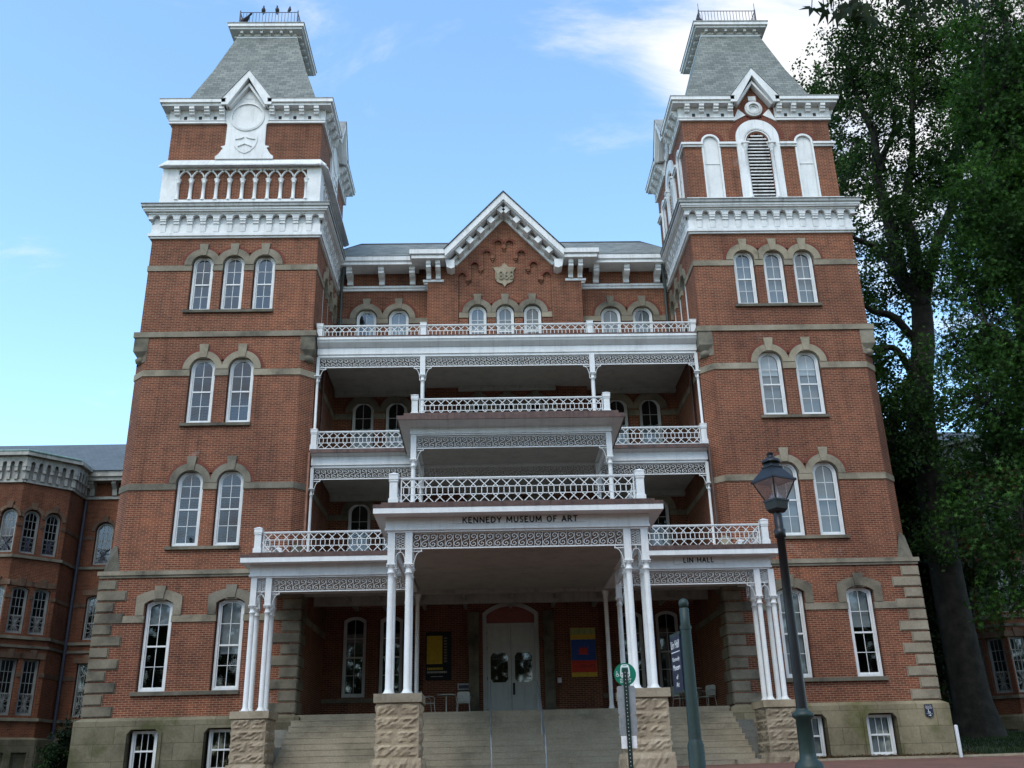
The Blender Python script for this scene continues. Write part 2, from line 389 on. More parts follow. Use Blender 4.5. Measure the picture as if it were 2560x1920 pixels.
def window(fr, x, z0, zs, w, y, parent, rise=None, rows=4, cols=2, blind=0., bm=None, gm=None, f=.075, meet=.48, trim=None, bothrows=None, mun=.019):
    L0 = arch(x, w, z0, zs, rise); L1 = arch(x, w-2*f, z0+f*1.1, zs - (0 if rise is None else f*.75), rise if rise is None else rise*.9)
    g = f+.042
    L2 = arch(x, w-2*g, z0+g*1.15, zs - (0 if rise is None else g*.75), rise if rise is None else rise*.85)
    T2 = ztop(w-2*g, L2[2][1], rise if rise is None else rise*.85)
    m = MB(fr); P = lambda L, yy: [(a, yy, b) for a, b in L]
    m.quadstrip(P(L0, y), P(L1, y)); m.quadstrip(P(L1, y), P(L1, y+.05)); m.quadstrip(P(L1, y+.05), P(L2, y+.05)); m.quadstrip(P(L2, y+.05), P(L2, y+.10))
    m.quadstrip(P(L0, y), P(L0, y+.06))
    zb = z0+g*1.15; H = T2-zb; zm = zb+meet*H; hw = w/2-g
    def halfw(z):
        zz = L2[2][1]
        if z <= zz or rise is not None: return hw
        return math.sqrt(max(0, hw*hw-(z-zz)**2))
    m.box(x-hw, x+hw, y+.03, y+.085, zm-.028, zm+.028)
    for c in range(1, cols):
        xx = x-hw+2*hw*c/cols; m.box(xx-mun/2, xx+mun/2, y+.055, y+.075, zb, T2-.005)
    if bothrows is None: bothrows = (rows//2, rows-rows//2)
    for k in range(1, bothrows[0]):
        z = zb+(zm-zb)*k/bothrows[0]; q = halfw(z); m.box(x-q, x+q, y+.055, y+.075, z-mun/2, z+mun/2)
    for k in range(1, bothrows[1]):
        z = zm+(T2-zm)*k/bothrows[1]; q = halfw(z); m.box(x-q, x+q, y+.055, y+.075, z-mun/2, z+mun/2)
    o = m.build('window', trim or WHITE, parent)
    p = MB(fr); p.add(P(L2, y+.065), [tuple(range(len(L2)))]); p.build('pane', gm or GLASS, o)
    if blind > 0:
        zcut = T2-blind*H
        q = MB(fr); q.add([(a, y+.16, max(b, zcut)) for a, b in L2], [tuple(range(len(L2)))]); q.build('blind', bm or BLIND, o)
    return o
def hood(fr, cxs, w, zs, y, parent, ri, ro, kt, half, mats=None):
    """joined round stone hoods with keystones over a row of arched windows"""
    m = MB(fr); b = MB(fr); n = 18
    for i, cx in enumerate(cxs):
        hl = half if i > 0 else 9; hr = half if i < len(cxs)-1 else 9
        A, B = [], []
        for k in range(n+1):
            a = PI*k/n; c_, s_ = math.cos(a), math.sin(a)
            lim = hr if c_ > 0 else hl; r = min(ro, lim/abs(c_)) if abs(c_) > 1e-6 else ro
            A.append((cx+ri*c_, zs+ri*s_)); B.append((cx+r*c_, zs+r*s_))
        f_ = lambda L, yy: [(p, yy, q) for p, q in L]
        m.quadstrip(f_(A, y-.05), f_(B, y-.05), False); m.quadstrip(f_(B, y-.05), f_(B, y+.02), False); m.quadstrip(f_(A, y-.05), f_(A, y+.14), False)
        m.prism([(cx-.115, zs+ri-.02), (cx+.115, zs+ri-.02), (cx+.17, zs+kt), (cx-.17, zs+kt)], y-.085, y+.02)
        m.prism([(cx-.19, zs+ri*.9), (cx+.19, zs+ri*.9), (cx+.17, zs+ri+.02), (cx-.17, zs+ri+.02)], y-.04, y+.12)
        nb = int(PI*(ro+.06)/.078)
        for k in range(nb):
            a = PI*(k+.5)/nb; c_, s_ = math.cos(a), math.sin(a)
            if abs(c_)*(ro+.05) > (hr if c_ > 0 else hl) or abs(c_)*(ro+.05) < .17: continue
            t = Vector((-s_, c_))*.031; p0 = Vector((cx+(ro+.008)*c_, zs+(ro+.008)*s_)); p1 = Vector((cx+(ro+.115)*c_, zs+(ro+.115)*s_))
            b.prism([(p0-t)[:], (p0+t)[:], (p1+t*1.1)[:], (p1-t*1.1)[:]], y-.018, y+.02)
    o = m.build('window_hood', STONE, parent); b.build('brick_arch', ARCHB, o); return o
def seghood(fr, cx, y, parent, zl=5.03, mt=None):
    m = MB(fr)
    up_ = arch(cx, 1.51, zl, 5.66, .21, 12)[2:]; dn = arch(cx, .95, zl, 5.41, .17, 12)[2:]
    m.prism([(cx-.755, zl)] + [(cx-.475, zl)] + dn[::-1] + [(cx+.475, zl), (cx+.755, zl)] + up_, y-.055, y+.08)
    m.prism([(cx-.125, 5.57), (cx+.125, 5.57), (cx+.185, 6.0), (cx-.185, 6.0)], y-.09, y+.02)
    m.prism([(cx-.21, 5.52), (cx+.21, 5.52), (cx+.17, 5.60), (cx-.17, 5.60)], y-.04, y+.1)
    return m.build('window_hood', mt or STONE, parent)

# ------------------------------------------------------------------ the museum
MUS = thing('museum_building', 'tall red brick museum with two white-trimmed towers and stacked white iron porches', 'building')
HT, CYT = 3.3, 3.3
LX, RX = -9.66, 11.29
def tower(cx, left):
    fr0 = FR(cx, CYT, 0)
    sides = [FR(cx, CYT, k*PI/2) for k in range(4)]       # 0 front, 1 faces +x, 2 back, 3 faces -x
    inner = 1 if left else 3
    # --- brick body
    w = MB(fr0); hs = 3.36; dn = -CYT
    y1 = -hs; y2 = -HT; y4 = -3.2; y5 = -3.05
    g_x = (-1.34, 1.03) if left else (-1.12, 1.12)
    win1 = [(-1.32, .86), (1.05, .86)] if left else [(-1.11, .86), (1.25, .86)]
    c2 = [-.76, .65] if left else [-.70+.45, .72+.0]
    c2 = [-.76, .65] if left else [.0, 0]
    if left: w2 = [(-.75, .88), (.66, .88)]; w3 = [(-.72, .87), (.69, .87)]; w4 = [-1.15, .03, 1.21]
    else: w2 = [(-.71, .86), (.70, .86)]; w3 = [(-.74, .87), (.66, .87)]; w4 = [-1.22, -.06, 1.11]
    if not left: w2 = [(-.70, .86), (.71, .86)]
    body = MB(sides[0])
    def hole(x, w_, z0, zs, rise=None): return arch(x, w_+.08, z0-.02, zs, rise)
    # stage 1 (ground floor)
    for k, fr in enumerate(sides):
        body.fr = fr
        holes = [hole(x, w_, 2.62, 5.42, .15) for x, w_ in win1] if k == 0 else []
        body.wall([(-hs, 1.7), (hs, 1.7), (hs, 6.45), (-hs, 6.45)], holes, -hs, .3)
    # stage 2-3, chamfered corners
    ch = .44; hf = HT-ch
    for k, fr in enumerate(sides):
        body.fr = fr
        holes = [hole(x, w_, 7.36, 9.60) for x, w_ in w2] + [hole(x, w_, 11.81, 13.92) for x, w_ in w3] if k == 0 else []
        body.wall([(-hf, 6.4), (hf, 6.4), (hf, 15.2), (-hf, 15.2)], holes, -HT, .3)
        body.add([(hf, -HT, 6.4), (HT, -hf, 6.4), (HT, -hf, 15.2), (hf, -HT, 15.2)], [(0, 1, 2, 3)])
    for k, fr in enumerate(sides):
        body.fr = fr
        holes = [hole(x, .76, 16.34, 18.31) for x in w4] if k in (0, inner) else []
        body.wall([(-3.2, 15.15), (3.2, 15.15), (3.2, 19.6), (-3.2, 19.6)], holes, y4, .3)
    for k, fr in enumerate(sides):
        body.fr = fr
        if left or k not in (0, inner):
            body.wall([(-3.05, 20.7), (3.05, 20.7), (3.05, 25.7), (-3.05, 25.7)], [], y5, .2)
            if left: continue
        else:
            hl = [arch(0, .92, 21.12, 23.80), arch(-1.96, .74, 21.12, 23.82), arch(1.90, .74, 21.12, 23.82)]
            body.wall([(-3.05, 20.7), (3.05, 20.7), (3.05, 25.7), (.88, 25.7), (0, 27.0), (-.88, 25.7), (-3.05, 25.7)], hl, y5, .22)
    T = body.build('tower', BRICK, MUS)
    # --- basement
    bm = MB(fr0)
    bx = [(-1.32, .80), (1.10, .80)] if left else [(-1.02, .84), (1.26, .84)]
    hb = 3.55
    for k, fr in enumerate(sides):
        bm.fr = fr
        hl = [[(x-.50, .12), (x+.50, .12), (x+.50, 1.32), (x+.38, 1.46), (x-.38, 1.46), (x-.50, 1.32)] for x, _ in bx] if k == 0 else []
        bm.wall([(-hb, -.6), (hb, -.6), (hb, 1.72), (-hb, 1.72)], hl, -hb, .35)
        bm.add([(-hb, -hb, 1.72), (hb, -hb, 1.72), (hs-.02, -hs+.02, 1.84), (-hs+.02, -hs+.02, 1.84)], [(0, 1, 2, 3)])
        if k == 0:
            for x, _ in bx:
                o_ = [(x-.60, .1), (x-.60, 1.36), (x-.44, 1.56), (x+.44, 1.56), (x+.60, 1.36), (x+.60, .1)]
                i_ = [(x-.50, .1), (x-.50, 1.32), (x-.38, 1.46), (x+.38, 1.46), (x+.50, 1.32), (x+.50, .1)]
                q = lambda L, yy: [(a, yy, b) for a, b in L]
                bm.quadstrip(q(o_, -hb-.035), q(i_, -hb-.035), False); bm.quadstrip(q(o_, -hb-.035), q(o_, -hb+.02), False); bm.quadstrip(q(i_, -hb-.035), q(i_, -hb+.02), False)
    bm.build('basement', STONE_B, T)
    for x, w_ in bx:
        window(sides[0], x, .16, 1.42, w_, -hb+.22, MUS, rise=0, cols=3, rows=2, blind=0 if left else 1., meet=.5, f=.07)
    # --- belts and strings
    bl = MB(fr0)
    bl.box(-hs-.10, hs+.10, -hs-.10, hs+.10, 6.36, 6.50)
    bl.box(-hs-.05, hs+.05, -hs-.05, hs+.05, 6.28, 6.36)
    bl.box(-HT-.06, HT+.06, -HT-.06, HT+.06, 15.17, 15.38)
    for k, fr in enumerate(sides):
        bl.fr = fr
        def belt(xs, z0, z1, yy, xa, xb):
            e = [xa]
            for x, w_ in xs: e += [x-w_/2-.02, x+w_/2+.02]
            e.append(xb)
            if k % 2: e[0] += .101; e[-1] -= .101
            for i in range(0, len(e), 2): bl.box(e[i], e[i+1], yy, yy+.10, z0, z1)
        f4 = [(x, .76) for x in w4] if k in (0, inner) else []
        belt(win1 if k == 0 else [], 4.80, 5.02, y1-.04, -hs-.03, hs+.03)
        hq = hf+.101 if k % 2 else hf
        belt(w2 if k == 0 else [], 9.34, 9.56, y2-.04, -hq, hq); belt(w3 if k == 0 else [], 13.62, 13.86, y2-.04, -hq, hq)
        belt(f4, 18.0, 18.23, y4-.035, -3.2-.03, 3.2+.03)
        for z0, z1 in ((9.34, 9.56), (13.62, 13.86)):
            a = .03
            bl.add([(hf, -HT-.04, z0), (HT+.04, -hf, z0), (HT+.04, -hf, z1), (hf, -HT-.04, z1), (hf, -HT+.06, z1), (HT-.06, -hf, z1), (hf, -HT+.06, z0), (HT-.06, -hf, z0)], [(0, 1, 2, 3), (3, 2, 5, 4), (0, 1, 7, 6)])
    bl.build_split('belt_course', STONE, T)
    # --- corner stones: quoins, broaches at chamfer ends, brackets under the upper string
    q = MB(fr0); zq = 1.84; k = 0
    while zq < 6.1:
        h_ = .345; lw = .98 if k % 2 == 0 else .62; e = hs+.05
        lw2 = 1.0 if k % 2 == 0 else .64
        for sx in (-1, 1):
            x0, x1 = (-e, -e+lw) if sx < 0 else (e-lw, e)
            c_ = .035
            for (a, b) in (((x0, x1), (-e, -e+lw2)),):
                q.box(a[0]+c_, a[1]-c_, b[0], b[1]-c_, zq+c_+.01, zq+h_-c_); q.box(a[0], a[1], b[0]+c_, b[1], zq+.012, zq+h_-.006)
        zq += .367; k += 1
    for sx in (-1, 1):
        for sy in (-1,):
            # broach where the chamfer dies into the square base
            a = HT+.02
            q.add([(sx*a, sy*a, 6.5), (sx*(a-.55), sy*a, 6.5), (sx*a, sy*(a-.55), 6.5), (sx*(a-.36), sy*(a-.02), 7.35), (sx*(a-.02), sy*(a-.36), 7.35), (sx*(a-.22), sy*(a-.22), 7.45)],
                  [(0, 1, 3, 5), (0, 5, 4, 2), (1, 2, 4, 3)])
            # bracket stone carrying the square corner back out
            q.box(min(sx*(a-.52), sx*a), max(sx*(a-.52), sx*a), sy*a, sy*(a-.52), 14.62, 15.17)
            q.add([(sx*a, sy*a, 14.62), (sx*(a-.52), sy*a, 14.62), (sx*(a-.52), sy*a, 14.22), (sx*(a-.40), sy*(a-.03), 14.18), (sx*(a-.03), sy*(a-.40), 14.18), (sx*a, sy*(a-.52), 14.22), (sx*a, sy*(a-.52), 14.62), (sx*(a-.20), sy*(a-.20), 14.30)],
                  [(0, 1, 2, 3, 7), (0, 7, 4, 5, 6)])
            q.lathe(sx*(a-.24), sy*(a-.24), [(.02, 14.16), (.17, 14.22), (.21, 14.34), (.10, 14.46)], 10)
    q.build_split('corner_stonework', STONE_D if left else STONE, T, .025)
    # --- windows
    if left: B1, B2, B3, B4 = [.25, .62], [0, 0], [0, 0], [.0, .0, .0]
    else: B1, B2, B3, B4 = [1, .45], [1, 1], [1, 1], [1, 1, 1]
    for (x, w_), b_ in zip(win1, B1):
        window(sides[0], x, 2.62, 5.42, w_, y1+.13, MUS, rise=.13, blind=b_, bm=None if left else BLIND); seghood(sides[0], x, y1, MUS, mt=STONE if left else STONE_D)
    for (x, w_), b_ in zip(w2, B2): window(sides[0], x, 7.36, 9.60, w_, y2+.13, MUS, blind=b_, bothrows=(2, 3) if left else (2, 2))
    for (x, w_), b_ in zip(w3, B3):
        o = window(sides[0], x, 11.81, 13.92, w_, y2+.13, MUS, blind=b_)
        if not left:
            qq = MB(sides[0]); L = arch(x, w_-.26, 13.0, 13.92); qq.add([(a, y2+.13+.12, max(b, 13.42)) for a, b in L], [tuple(range(len(L)))]); qq.build('roller_blind', BLIND_W, o)
    for x, b_ in zip(w4, B4): window(sides[0], x, 16.34, 18.31, .76, y4+.13, MUS, blind=b_)
    for x in w4: window(sides[inner], x, 16.34, 18.31, .76, y4+.13, MUS, blind=1 if not left else 0)
    hood(sides[0], [x for x, _ in w2], .86, 9.57, y2, MUS, .47, .72, .96, (w2[1][0]-w2[0][0])/2)
    hood(sides[0], [x for x, _ in w3], .86, 13.88, y2, MUS, .47, .72, .97, (w3[1][0]-w3[0][0])/2)
    for f_ in (sides[0], sides[inner]): hood(f_, w4, .76, 18.25, y4, MUS, .42, .69, .90, .59)
    sl_ = MB(sides[0])
    def sill(xa, xb, z, yy):
        sl_.prism_x([(yy-.10, z-.13), (yy+.12, z-.13), (yy+.12, z+.015), (yy-.10, z-.02)], xa, xb)
    sill(win1[0][0]-.61, win1[1][0]+.50, 2.61, y1)
    sill(w2[0][0]-.6, w2[1][0]+.5, 7.35, y2); sill(w3[0][0]-.6, w3[1][0]+.5, 11.8, y2); sill(w4[0]-.55, w4[2]+.45, 16.34, y4)
    sl_.fr = sides[inner]; sill(w4[0]-.55, w4[2]+.45, 16.34, y4)
    sl_.build_split('window_sill', STONE_D, MUS)
    # --- main arcaded cornice
    cn = MB(fr0)
    def ring(o_, z0, z1, h_=3.2): cn.box(-h_-o_, h_+o_, -h_-o_, h_+o_, z0, z1)
    ring(.08, 19.40, 19.48); ring(.14, 19.48, 19.60); ring(.07, 19.60, 19.68); ring(.055, 19.68, 20.01); ring(.004, 20.01, 20.46)
    ring(.23, 20.40, 20.47); ring(.33, 20.47, 20.53); ring(.37, 20.53, 20.63)
    npit = 13; pit = .512
    for k, fr in enumerate(sides):
        cn.fr = fr; e = 3.2+.19
        poly = []
        if k % 2: e -= .131
        yf = -3.39
        poly = [(-e, 20.47), (-e, 20.20)]
        for i in range(npit):
            c_ = (i-(npit-1)/2)*pit
            if abs(c_) + .135 > e: continue
            poly += [(c_-.135, 20.20)] + [(c_-.135*math.cos(PI*j/8), 20.24+.135*math.sin(PI*j/8)) for j in range(9)] + [(c_+.135, 20.20)]
        poly += [(e, 20.20), (e, 20.47)]
        cn.prism(poly, yf, yf+.13)
        for i in range(npit+1):
            c_ = (i-npit/2)*pit
            if abs(c_) > 3.3: continue
            cn.box(c_-.11, c_+.11, -3.2-.17, -3.2, 20.12, 20.22); cn.box(c_-.10, c_+.10, -3.2-.13, -3.2, 20.03, 20.12)
            cn.box(c_-.12, c_+.12, -3.2-.15, -3.2, 20.005, 20.03)
            cn.prism_x([(-3.2-.11, 20.005), (-3.2-.085, 19.68), (-3.2, 19.68), (-3.2, 20.005)], c_-.10, c_+.10)
    cn.build('cornice', WHITE_C, T)
    g_ = MB(fr0); g_.box(-3.63, 3.63, -3.63, 3.63, 20.63, 20.76); g_.box(-3.66, 3.66, -3.66, 3.66, 20.76, 20.785); g_.build('gutter', EAVE_D, T)
    # --- top stage trim
    h5 = 3.05
    if left:
        bc = MB(fr0); ho = MB(fr0)
        for k, fr in enumerate(sides):
            if k not in (0, inner): continue
            bc.fr = fr; ho.fr = fr; yb = -h5
            ea = h5-.011 if k % 2 else h5+.10
            bc.box(-ea, -2.50, yb-.10, yb+.01, 20.7, 22.72); bc.box(2.58, ea, yb-.10, yb+.01, 20.7, 22.72)
            bc.box(-2.50, 2.58, yb-.10, yb+.01, 20.7, 21.22); bc.box(-ea-(0 if k % 2 else .03), ea+(0 if k % 2 else .03), yb-.13, yb-.101, 20.78, 20.98)
            bc.box(-2.50, 2.58, yb-.11, yb-.02, 22.62, 22.74)
            npc = 11; xs = [-2.50+5.08*i/(npc-1) for i in range(npc)]; dp = xs[1]-xs[0]
            for x in xs: bc.lathe(x, yb-.05, [(.10, 21.22), (.10, 21.27), (.075, 21.30), (.068, 21.98), (.085, 21.99), (.085, 22.02), (.07, 22.04), (.115, 22.13), (.12, 22.17)], 10)
            for i in range(-1, npc-1):
                a0, a1 = 0, 12
                pr = None
                for j in range(13):
                    a = PI*j/12; px_, pz_ = xs[0]+dp*(i+1)-dp*math.cos(a), 22.17+.46*math.sin(a)
                    if pr and -2.52 < (pr[0]+px_)/2 < 2.6: bc.bar(pr[0], pr[1], px_, pz_, .055, yb-.10, yb-.015)
                    pr = (px_, pz_)
            # hood above the arcade: a shallow sloping ledge with clipped ends
            e = h5-(.0 if k % 2 == 0 else .0)
            ho.add([(-e-.30, yb-.12, 22.80), (-e+.0, yb-.36, 22.72), (e-.0, yb-.36, 22.72), (e+.30, yb-.12, 22.80), (-e-.30, yb-.12, 22.74), (-e, yb-.36, 22.66), (e, yb-.36, 22.66), (e+.30, yb-.12, 22.74),
                    (-e-.02, yb-.02, 23.12), (e+.02, yb-.02, 23.12), (-e-.02, yb+.05, 22.70), (e+.02, yb+.05, 22.70)],
                   [(0, 1, 5, 4), (1, 2, 6, 5), (2, 3, 7, 6), (0, 8, 9, 3, 2, 1), (4, 5, 6, 7, 11, 10), (0, 4, 10, 8), (3, 7, 11, 9)])
        bc.build_split('balcony', WHITE_C, T); ho.build_split('balcony_hood', WHITE_C, T)
    lo = MB(fr0); vn = MB(fr0); lv = MB(fr0); tr_ = MB(fr0); bd = MB(fr0); rim = MB(fr0); sl2 = MB(fr0)
    for k, fr in enumerate(sides):
        for q_ in (lo, vn, lv, tr_, bd, rim, sl2): q_.fr = fr
        det = k in (0, inner); yb = -h5
        ea = h5-.001 if k % 2 else h5+.13
        segs = [(-ea, -.86), (.86, ea)] if det else [(-ea, ea)]
        for a, b in segs:
            lo.box(a, b, yb-.10, yb, 24.86, 24.98); lo.box(a, b, yb-.05, yb, 24.98, 25.52); lo.box(a, b, yb-.13, yb, 24.97, 25.0)
        nb = 4
        for sx in (-1, 1):
            for i in range(nb):
                xx = sx*(1.02+i*.605)
                lo.prism_x([(yb-.36, 25.52), (yb-.36, 25.40), (yb-.30, 25.38), (yb-.31, 25.30), (yb-.24, 25.26), (yb-.24, 25.20), (yb-.12, 25.16), (yb-.11, 24.99), (yb, 24.99), (yb, 25.52)], xx-.10, xx+.10)
                if i < nb-1: vn.box(sx*(1.02+(i+.5)*.605)-.065, sx*(1.02+(i+.5)*.605)+.065, yb-.054, yb-.01, 25.02, 25.22)
        e2 = h5-.051 if k % 2 else h5+.46
        ex = [(-e2, -.86), (.86, e2)] if det else [(-e2, e2)]
        for a, b in ex:
            sa = a if a > -e2+.01 or k % 2 else a+.08; sb = b if b < e2-.01 or k % 2 else b-.08
            lo.box(sa, sb, yb-.38, yb+.05, 25.52, 25.64); lo.box(a, b, yb-.46, yb+.05, 25.64, 25.80)
            sl2.box(a if k % 2 else a-.02, b if k % 2 else b+.02, yb-.48, yb+.05, 25.80, 25.83)
        if not det: continue
        # pediment rakes
        for sx in (-1, 1):
            P0, P1 = (sx*1.02, 25.80), (0, 27.24)
            t = .29
            lo.prism([(sx*1.02, 25.80), (0, 27.24), (0, 27.24-t*1.28), (sx*.76, 25.52), (sx*1.02, 25.52)], yb-.46, yb-.0)
            lo.prism([(sx*.80, 25.52), (0, 26.72), (0, 26.56), (sx*.68, 25.52)], yb-.30, yb-.0)
            sl2.add([(sx*1.04, yb-.49, 25.81), (0, yb-.49, 27.27), (0, 0, 27.27), (sx*1.04, 0, 25.81)], [(0, 1, 2, 3)])
            sl2.add([(sx*1.04, yb-.49, 25.79), (0, yb-.49, 27.25), (0, yb-.49, 27.28), (sx*1.06, yb-.49, 25.82)], [(0, 1, 2, 3)])
        if left:
            prof = [(1.16, 23.14), (1.16, 23.26), (1.06, 23.34), (.98, 23.46), (.92, 23.58), (.88, 23.60), (.90, 23.68), (.96, 23.70), (.96, 23.74), (.84, 23.76), (.80, 23.80), (.79, 24.78), (.82, 24.84), (.90, 24.87), (.90, 25.5), (.80, 25.6), (0, 26.75)]
            tr_.prism([(x-.0, z) for x, z in prof] + [(-x, z) for x, z in prof[::-1][1:]], yb-.085, yb+.02)
            o_ = [(.70*math.cos(2*PI*i/28), 25.16+.70*math.sin(2*PI*i/28)) for i in range(28)]; i_ = [(.62*math.cos(2*PI*i/28), 25.16+.62*math.sin(2*PI*i/28)) for i in range(28)]
            qz = lambda L, yy: [(a, yy, b) for a, b in L]
            rim.quadstrip(qz(o_, yb-.12), qz(i_, yb-.14)); rim.quadstrip(qz(o_, yb-.12), qz(o_, yb-.08)); rim.quadstrip(qz(i_, yb-.14), qz(i_, yb-.08))
            sh = [(-.48, 24.22), (.48, 24.22), (.49, 24.0), (.42, 23.72), (.22, 23.48), (0, 23.37), (-.22, 23.48), (-.42, 23.72), (-.49, 24.0)]
            rim.prism(sh, yb-.115, yb-.08)
            for sx in (-1, 1):
                rim.bar(sx*.40, 24.05, sx*.22, 24.07, .035, yb-.16, yb-.10); rim.bar(sx*.22, 24.07, sx*.05, 24.14, .035, yb-.16, yb-.10)
                rim.bar(sx*.28, 23.70, 0, 23.83, .035, yb-.16, yb-.10)
            rim.prism([(-.2, 26.06), (.2, 26.06), (0, 26.36)], yb-.10, yb-.08)
        else:
            # central louvred arch with shafts
            R0 = arch(0, 1.78, 21.12, 24.0-.0, None, 20); R1 = arch(0, 1.18, 21.12, 23.86, None, 20); R2 = arch(0, .92, 21.12, 23.80, None, 20)
            R0 = [(a, b) for a, b in R0]
            qz = lambda L, yy: [(a, yy, b) for a, b in L[1:]+L[:1]]
            tr_.quadstrip(qz(R0, yb-.07), qz(R1, yb-.07), False); tr_.quadstrip(qz(R0, yb-.07), qz(R0, yb+.02), False); tr_.quadstrip(qz(R1, yb-.07), qz(R1, yb+.04), False)
            tr_.quadstrip(qz(R1, yb+.04), qz(R2, yb+.04), False); tr_.quadstrip(qz(R2, yb+.04), qz(R2, yb+.2), False)
            for r_ in (.50, .57):
                pr = None
                for j in range(21):
                    a = PI*j/20; p_ = (r_*math.cos(a), 23.84+r_*math.sin(a)*1.05)
                    if pr: tr_.bar(pr[0], pr[1], p_[0], p_[1], .05, yb-.06+(.02 if r_ < .55 else 0), yb+.03)
                    pr = p_
            for sx in (-1, 1):
                tr_.lathe(sx*.55, yb-.03, [(.11, 21.12), (.11, 21.22), (.08, 21.30), (.075, 23.38), (.095, 23.40), (.075, 23.44), (.085, 23.46), (.14, 23.62), (.14, 23.68)], 12)
                tr_.box(sx*.55-.16, sx*.55+.16, yb-.19, yb+.03, 23.68, 23.76)
                cxp = -1.96 if sx < 0 else 1.90
                o_ = arch(cxp, .76, 21.12, 23.82, None, 14); i_ = arch(cxp, .62, 21.12, 23.80, None, 14); j_ = arch(cxp, .54, 21.12, 23.78, None, 14)
                tr_.quadstrip(qz(o_, yb-.05), qz(i_, yb-.05), False); tr_.quadstrip(qz(o_, yb-.05), qz(o_, yb+.02), False); tr_.quadstrip(qz(i_, yb-.05), qz(i_, yb+.03), False)
                bd.add([(a, yb+.05, b) for a, b in o_], [tuple(range(len(o_)))])
                bd.box(cxp-.30, cxp+.30, yb+.025, yb+.05, 22.78, 22.82)
                tr_.prism([(sx*.92, 24.82), (sx*.36, 25.12+.02), (sx*.62, 25.42), (sx*.66, 25.42)], yb-.05, yb+.02)
                ee = 3.035 if k % 2 else 3.19
                for a, b in ((.89, 1.58), (2.26, ee)) if sx > 0 else ((.89, 1.62), (2.30, ee)):
                    x0, x1 = (a, b) if sx > 0 else (-b, -a)
                    tr_.box(x0, x1, yb-.14, yb+.015, 23.66, 23.76); tr_.box(x0+(.06 if x0 < -3.1 else 0), x1-(.06 if x1 > 3.1 else 0), yb-.08, yb+.015, 23.57, 23.66)
                    # impost return round the corner
            ee = h5-.051 if k % 2 else h5+.16; e3 = h5-.051 if k % 2 else h5+.12
            tr_.box(-ee, ee, yb-.16, yb+.05, 20.7, 21.06); tr_.box(-e3, e3, yb-.12, yb+.05, 21.06, 21.12)
            o_ = [(.37*math.cos(2*PI*i/24), 25.50+.37*math.sin(2*PI*i/24)) for i in range(24)]
            for ra, rb, ya in ((.37, .30, .09), (.30, .22, .13), (.22, .15, .06)):
                A = [(ra*math.cos(2*PI*i/24), yb-ya, 25.44+ra*math.sin(2*PI*i/24)) for i in range(24)]; B_ = [(rb*math.cos(2*PI*i/24), yb-ya-.02, 25.44+rb*math.sin(2*PI*i/24)) for i in range(24)]
                rim.quadstrip(A, B_); rim.quadstrip(A, [(x, yb+.01, z) for x, _, z in A]); rim.quadstrip(B_, [(x, yb+.01, z) for x, _, z in B_])
            bd.add([(.2*math.cos(2*PI*i/24), yb-.02, 25.44+.2*math.sin(2*PI*i/24)) for i in range(24)], [tuple(range(24))])
            rim.box(-.16, .16, yb-.06, yb, 25.86, 26.08)
            for i in range(20):
                z = 21.14+i*.157
                hw = .45 if z < 23.75 else math.sqrt(max(.002, .45**2-(z-23.75)**2))
                lv.prism_x([(yb+.01, z), (yb+.03, z-.01), (yb+.17, z+.075), (yb+.16, z+.11), (yb+.01, z+.045)], -hw, hw)
            vn.add([(-.46, yb+.21, 21.1), (.46, yb+.21, 21.1), (.46, yb+.21, 24.3), (-.46, yb+.21, 24.3)], [(0, 1, 2, 3)])
            for r_, cz, xx in ((.95, 24.0, 0), (.42, 23.82, -1.96), (.42, 23.82, 1.90), (.42, 25.44, 0)):
                full = (xx == 0 and r_ < .5); nb_ = int((2 if full else 1)*PI*(r_+.06)/.085)
                for i in range(nb_):
                    a = (2*PI if full else PI)*(i+.5)/nb_; c_, s_ = math.cos(a), math.sin(a)
                    if not full and r_ > .9 and False: continue
                    t = Vector((-s_, c_))*.033; p0 = Vector((xx+r_*c_, cz+r_*s_)); p1 = Vector((xx+(r_+.2 if r_ > .9 else r_+.16 if not full else r_+.1)*c_, cz+(r_+.2 if r_ > .9 else r_+.16 if not full else r_+.1)*s_))
                    if abs(p1.x) > 3.05 or abs(p0.x) < .89 and p0.y < 24.86 and r_ < .5 and not full: continue
                    rim_ = bd_arch
                    rim_.fr = fr; rim_.prism([(p0-t)[:], (p0+t)[:], (p1+t*1.15)[:], (p1-t*1.15)[:]], yb-.016, yb+.02)
    E_ = lo.build('upper_cornice', WHITE_C, T)
    vn.build('vent', DARKIN, T)
    if lv.v: lv.build_split('louver', LOUVER, T)
    if tr_.v: tr_.build_split('gable_panel' if left else 'arch_surround', WHITE_C, T)
    if rim.v: rim.build_split('medallion', WHITE_C, T)
    if bd.v: bd.build_split('blind_panel', WHITE, T)
    sl2.build('roof_edge', EAVE_D, T)
    # --- mansard roof and cap
    rf = MB(fr0); za, zb_ = 25.80, 30.95; ra, rb = 2.86, 1.30
    ringp = lambda r, z: [(-r, -r, z), (r, -r, z), (r, r, z), (-r, r, z)]
    rf.quadstrip(ringp(ra, za), ringp((ra+rb)/2-.06, (za+zb_)/2)); rf.quadstrip(ringp((ra+rb)/2-.06, (za+zb_)/2), ringp(rb, zb_))
    rf.quadstrip(ringp(h5-.04, 25.812), ringp(ra, za+.02))
    rf.build('mansard_roof', SLATE, T)
    cp = MB(fr0)
    for r_, z0, z1 in ((1.34, 30.78, 30.88), (1.30, 30.88, 31.10), (1.60, 31.10, 31.20), (1.68, 31.20, 31.36)): cp.box(-r_, r_, -r_, r_, z0, z1)
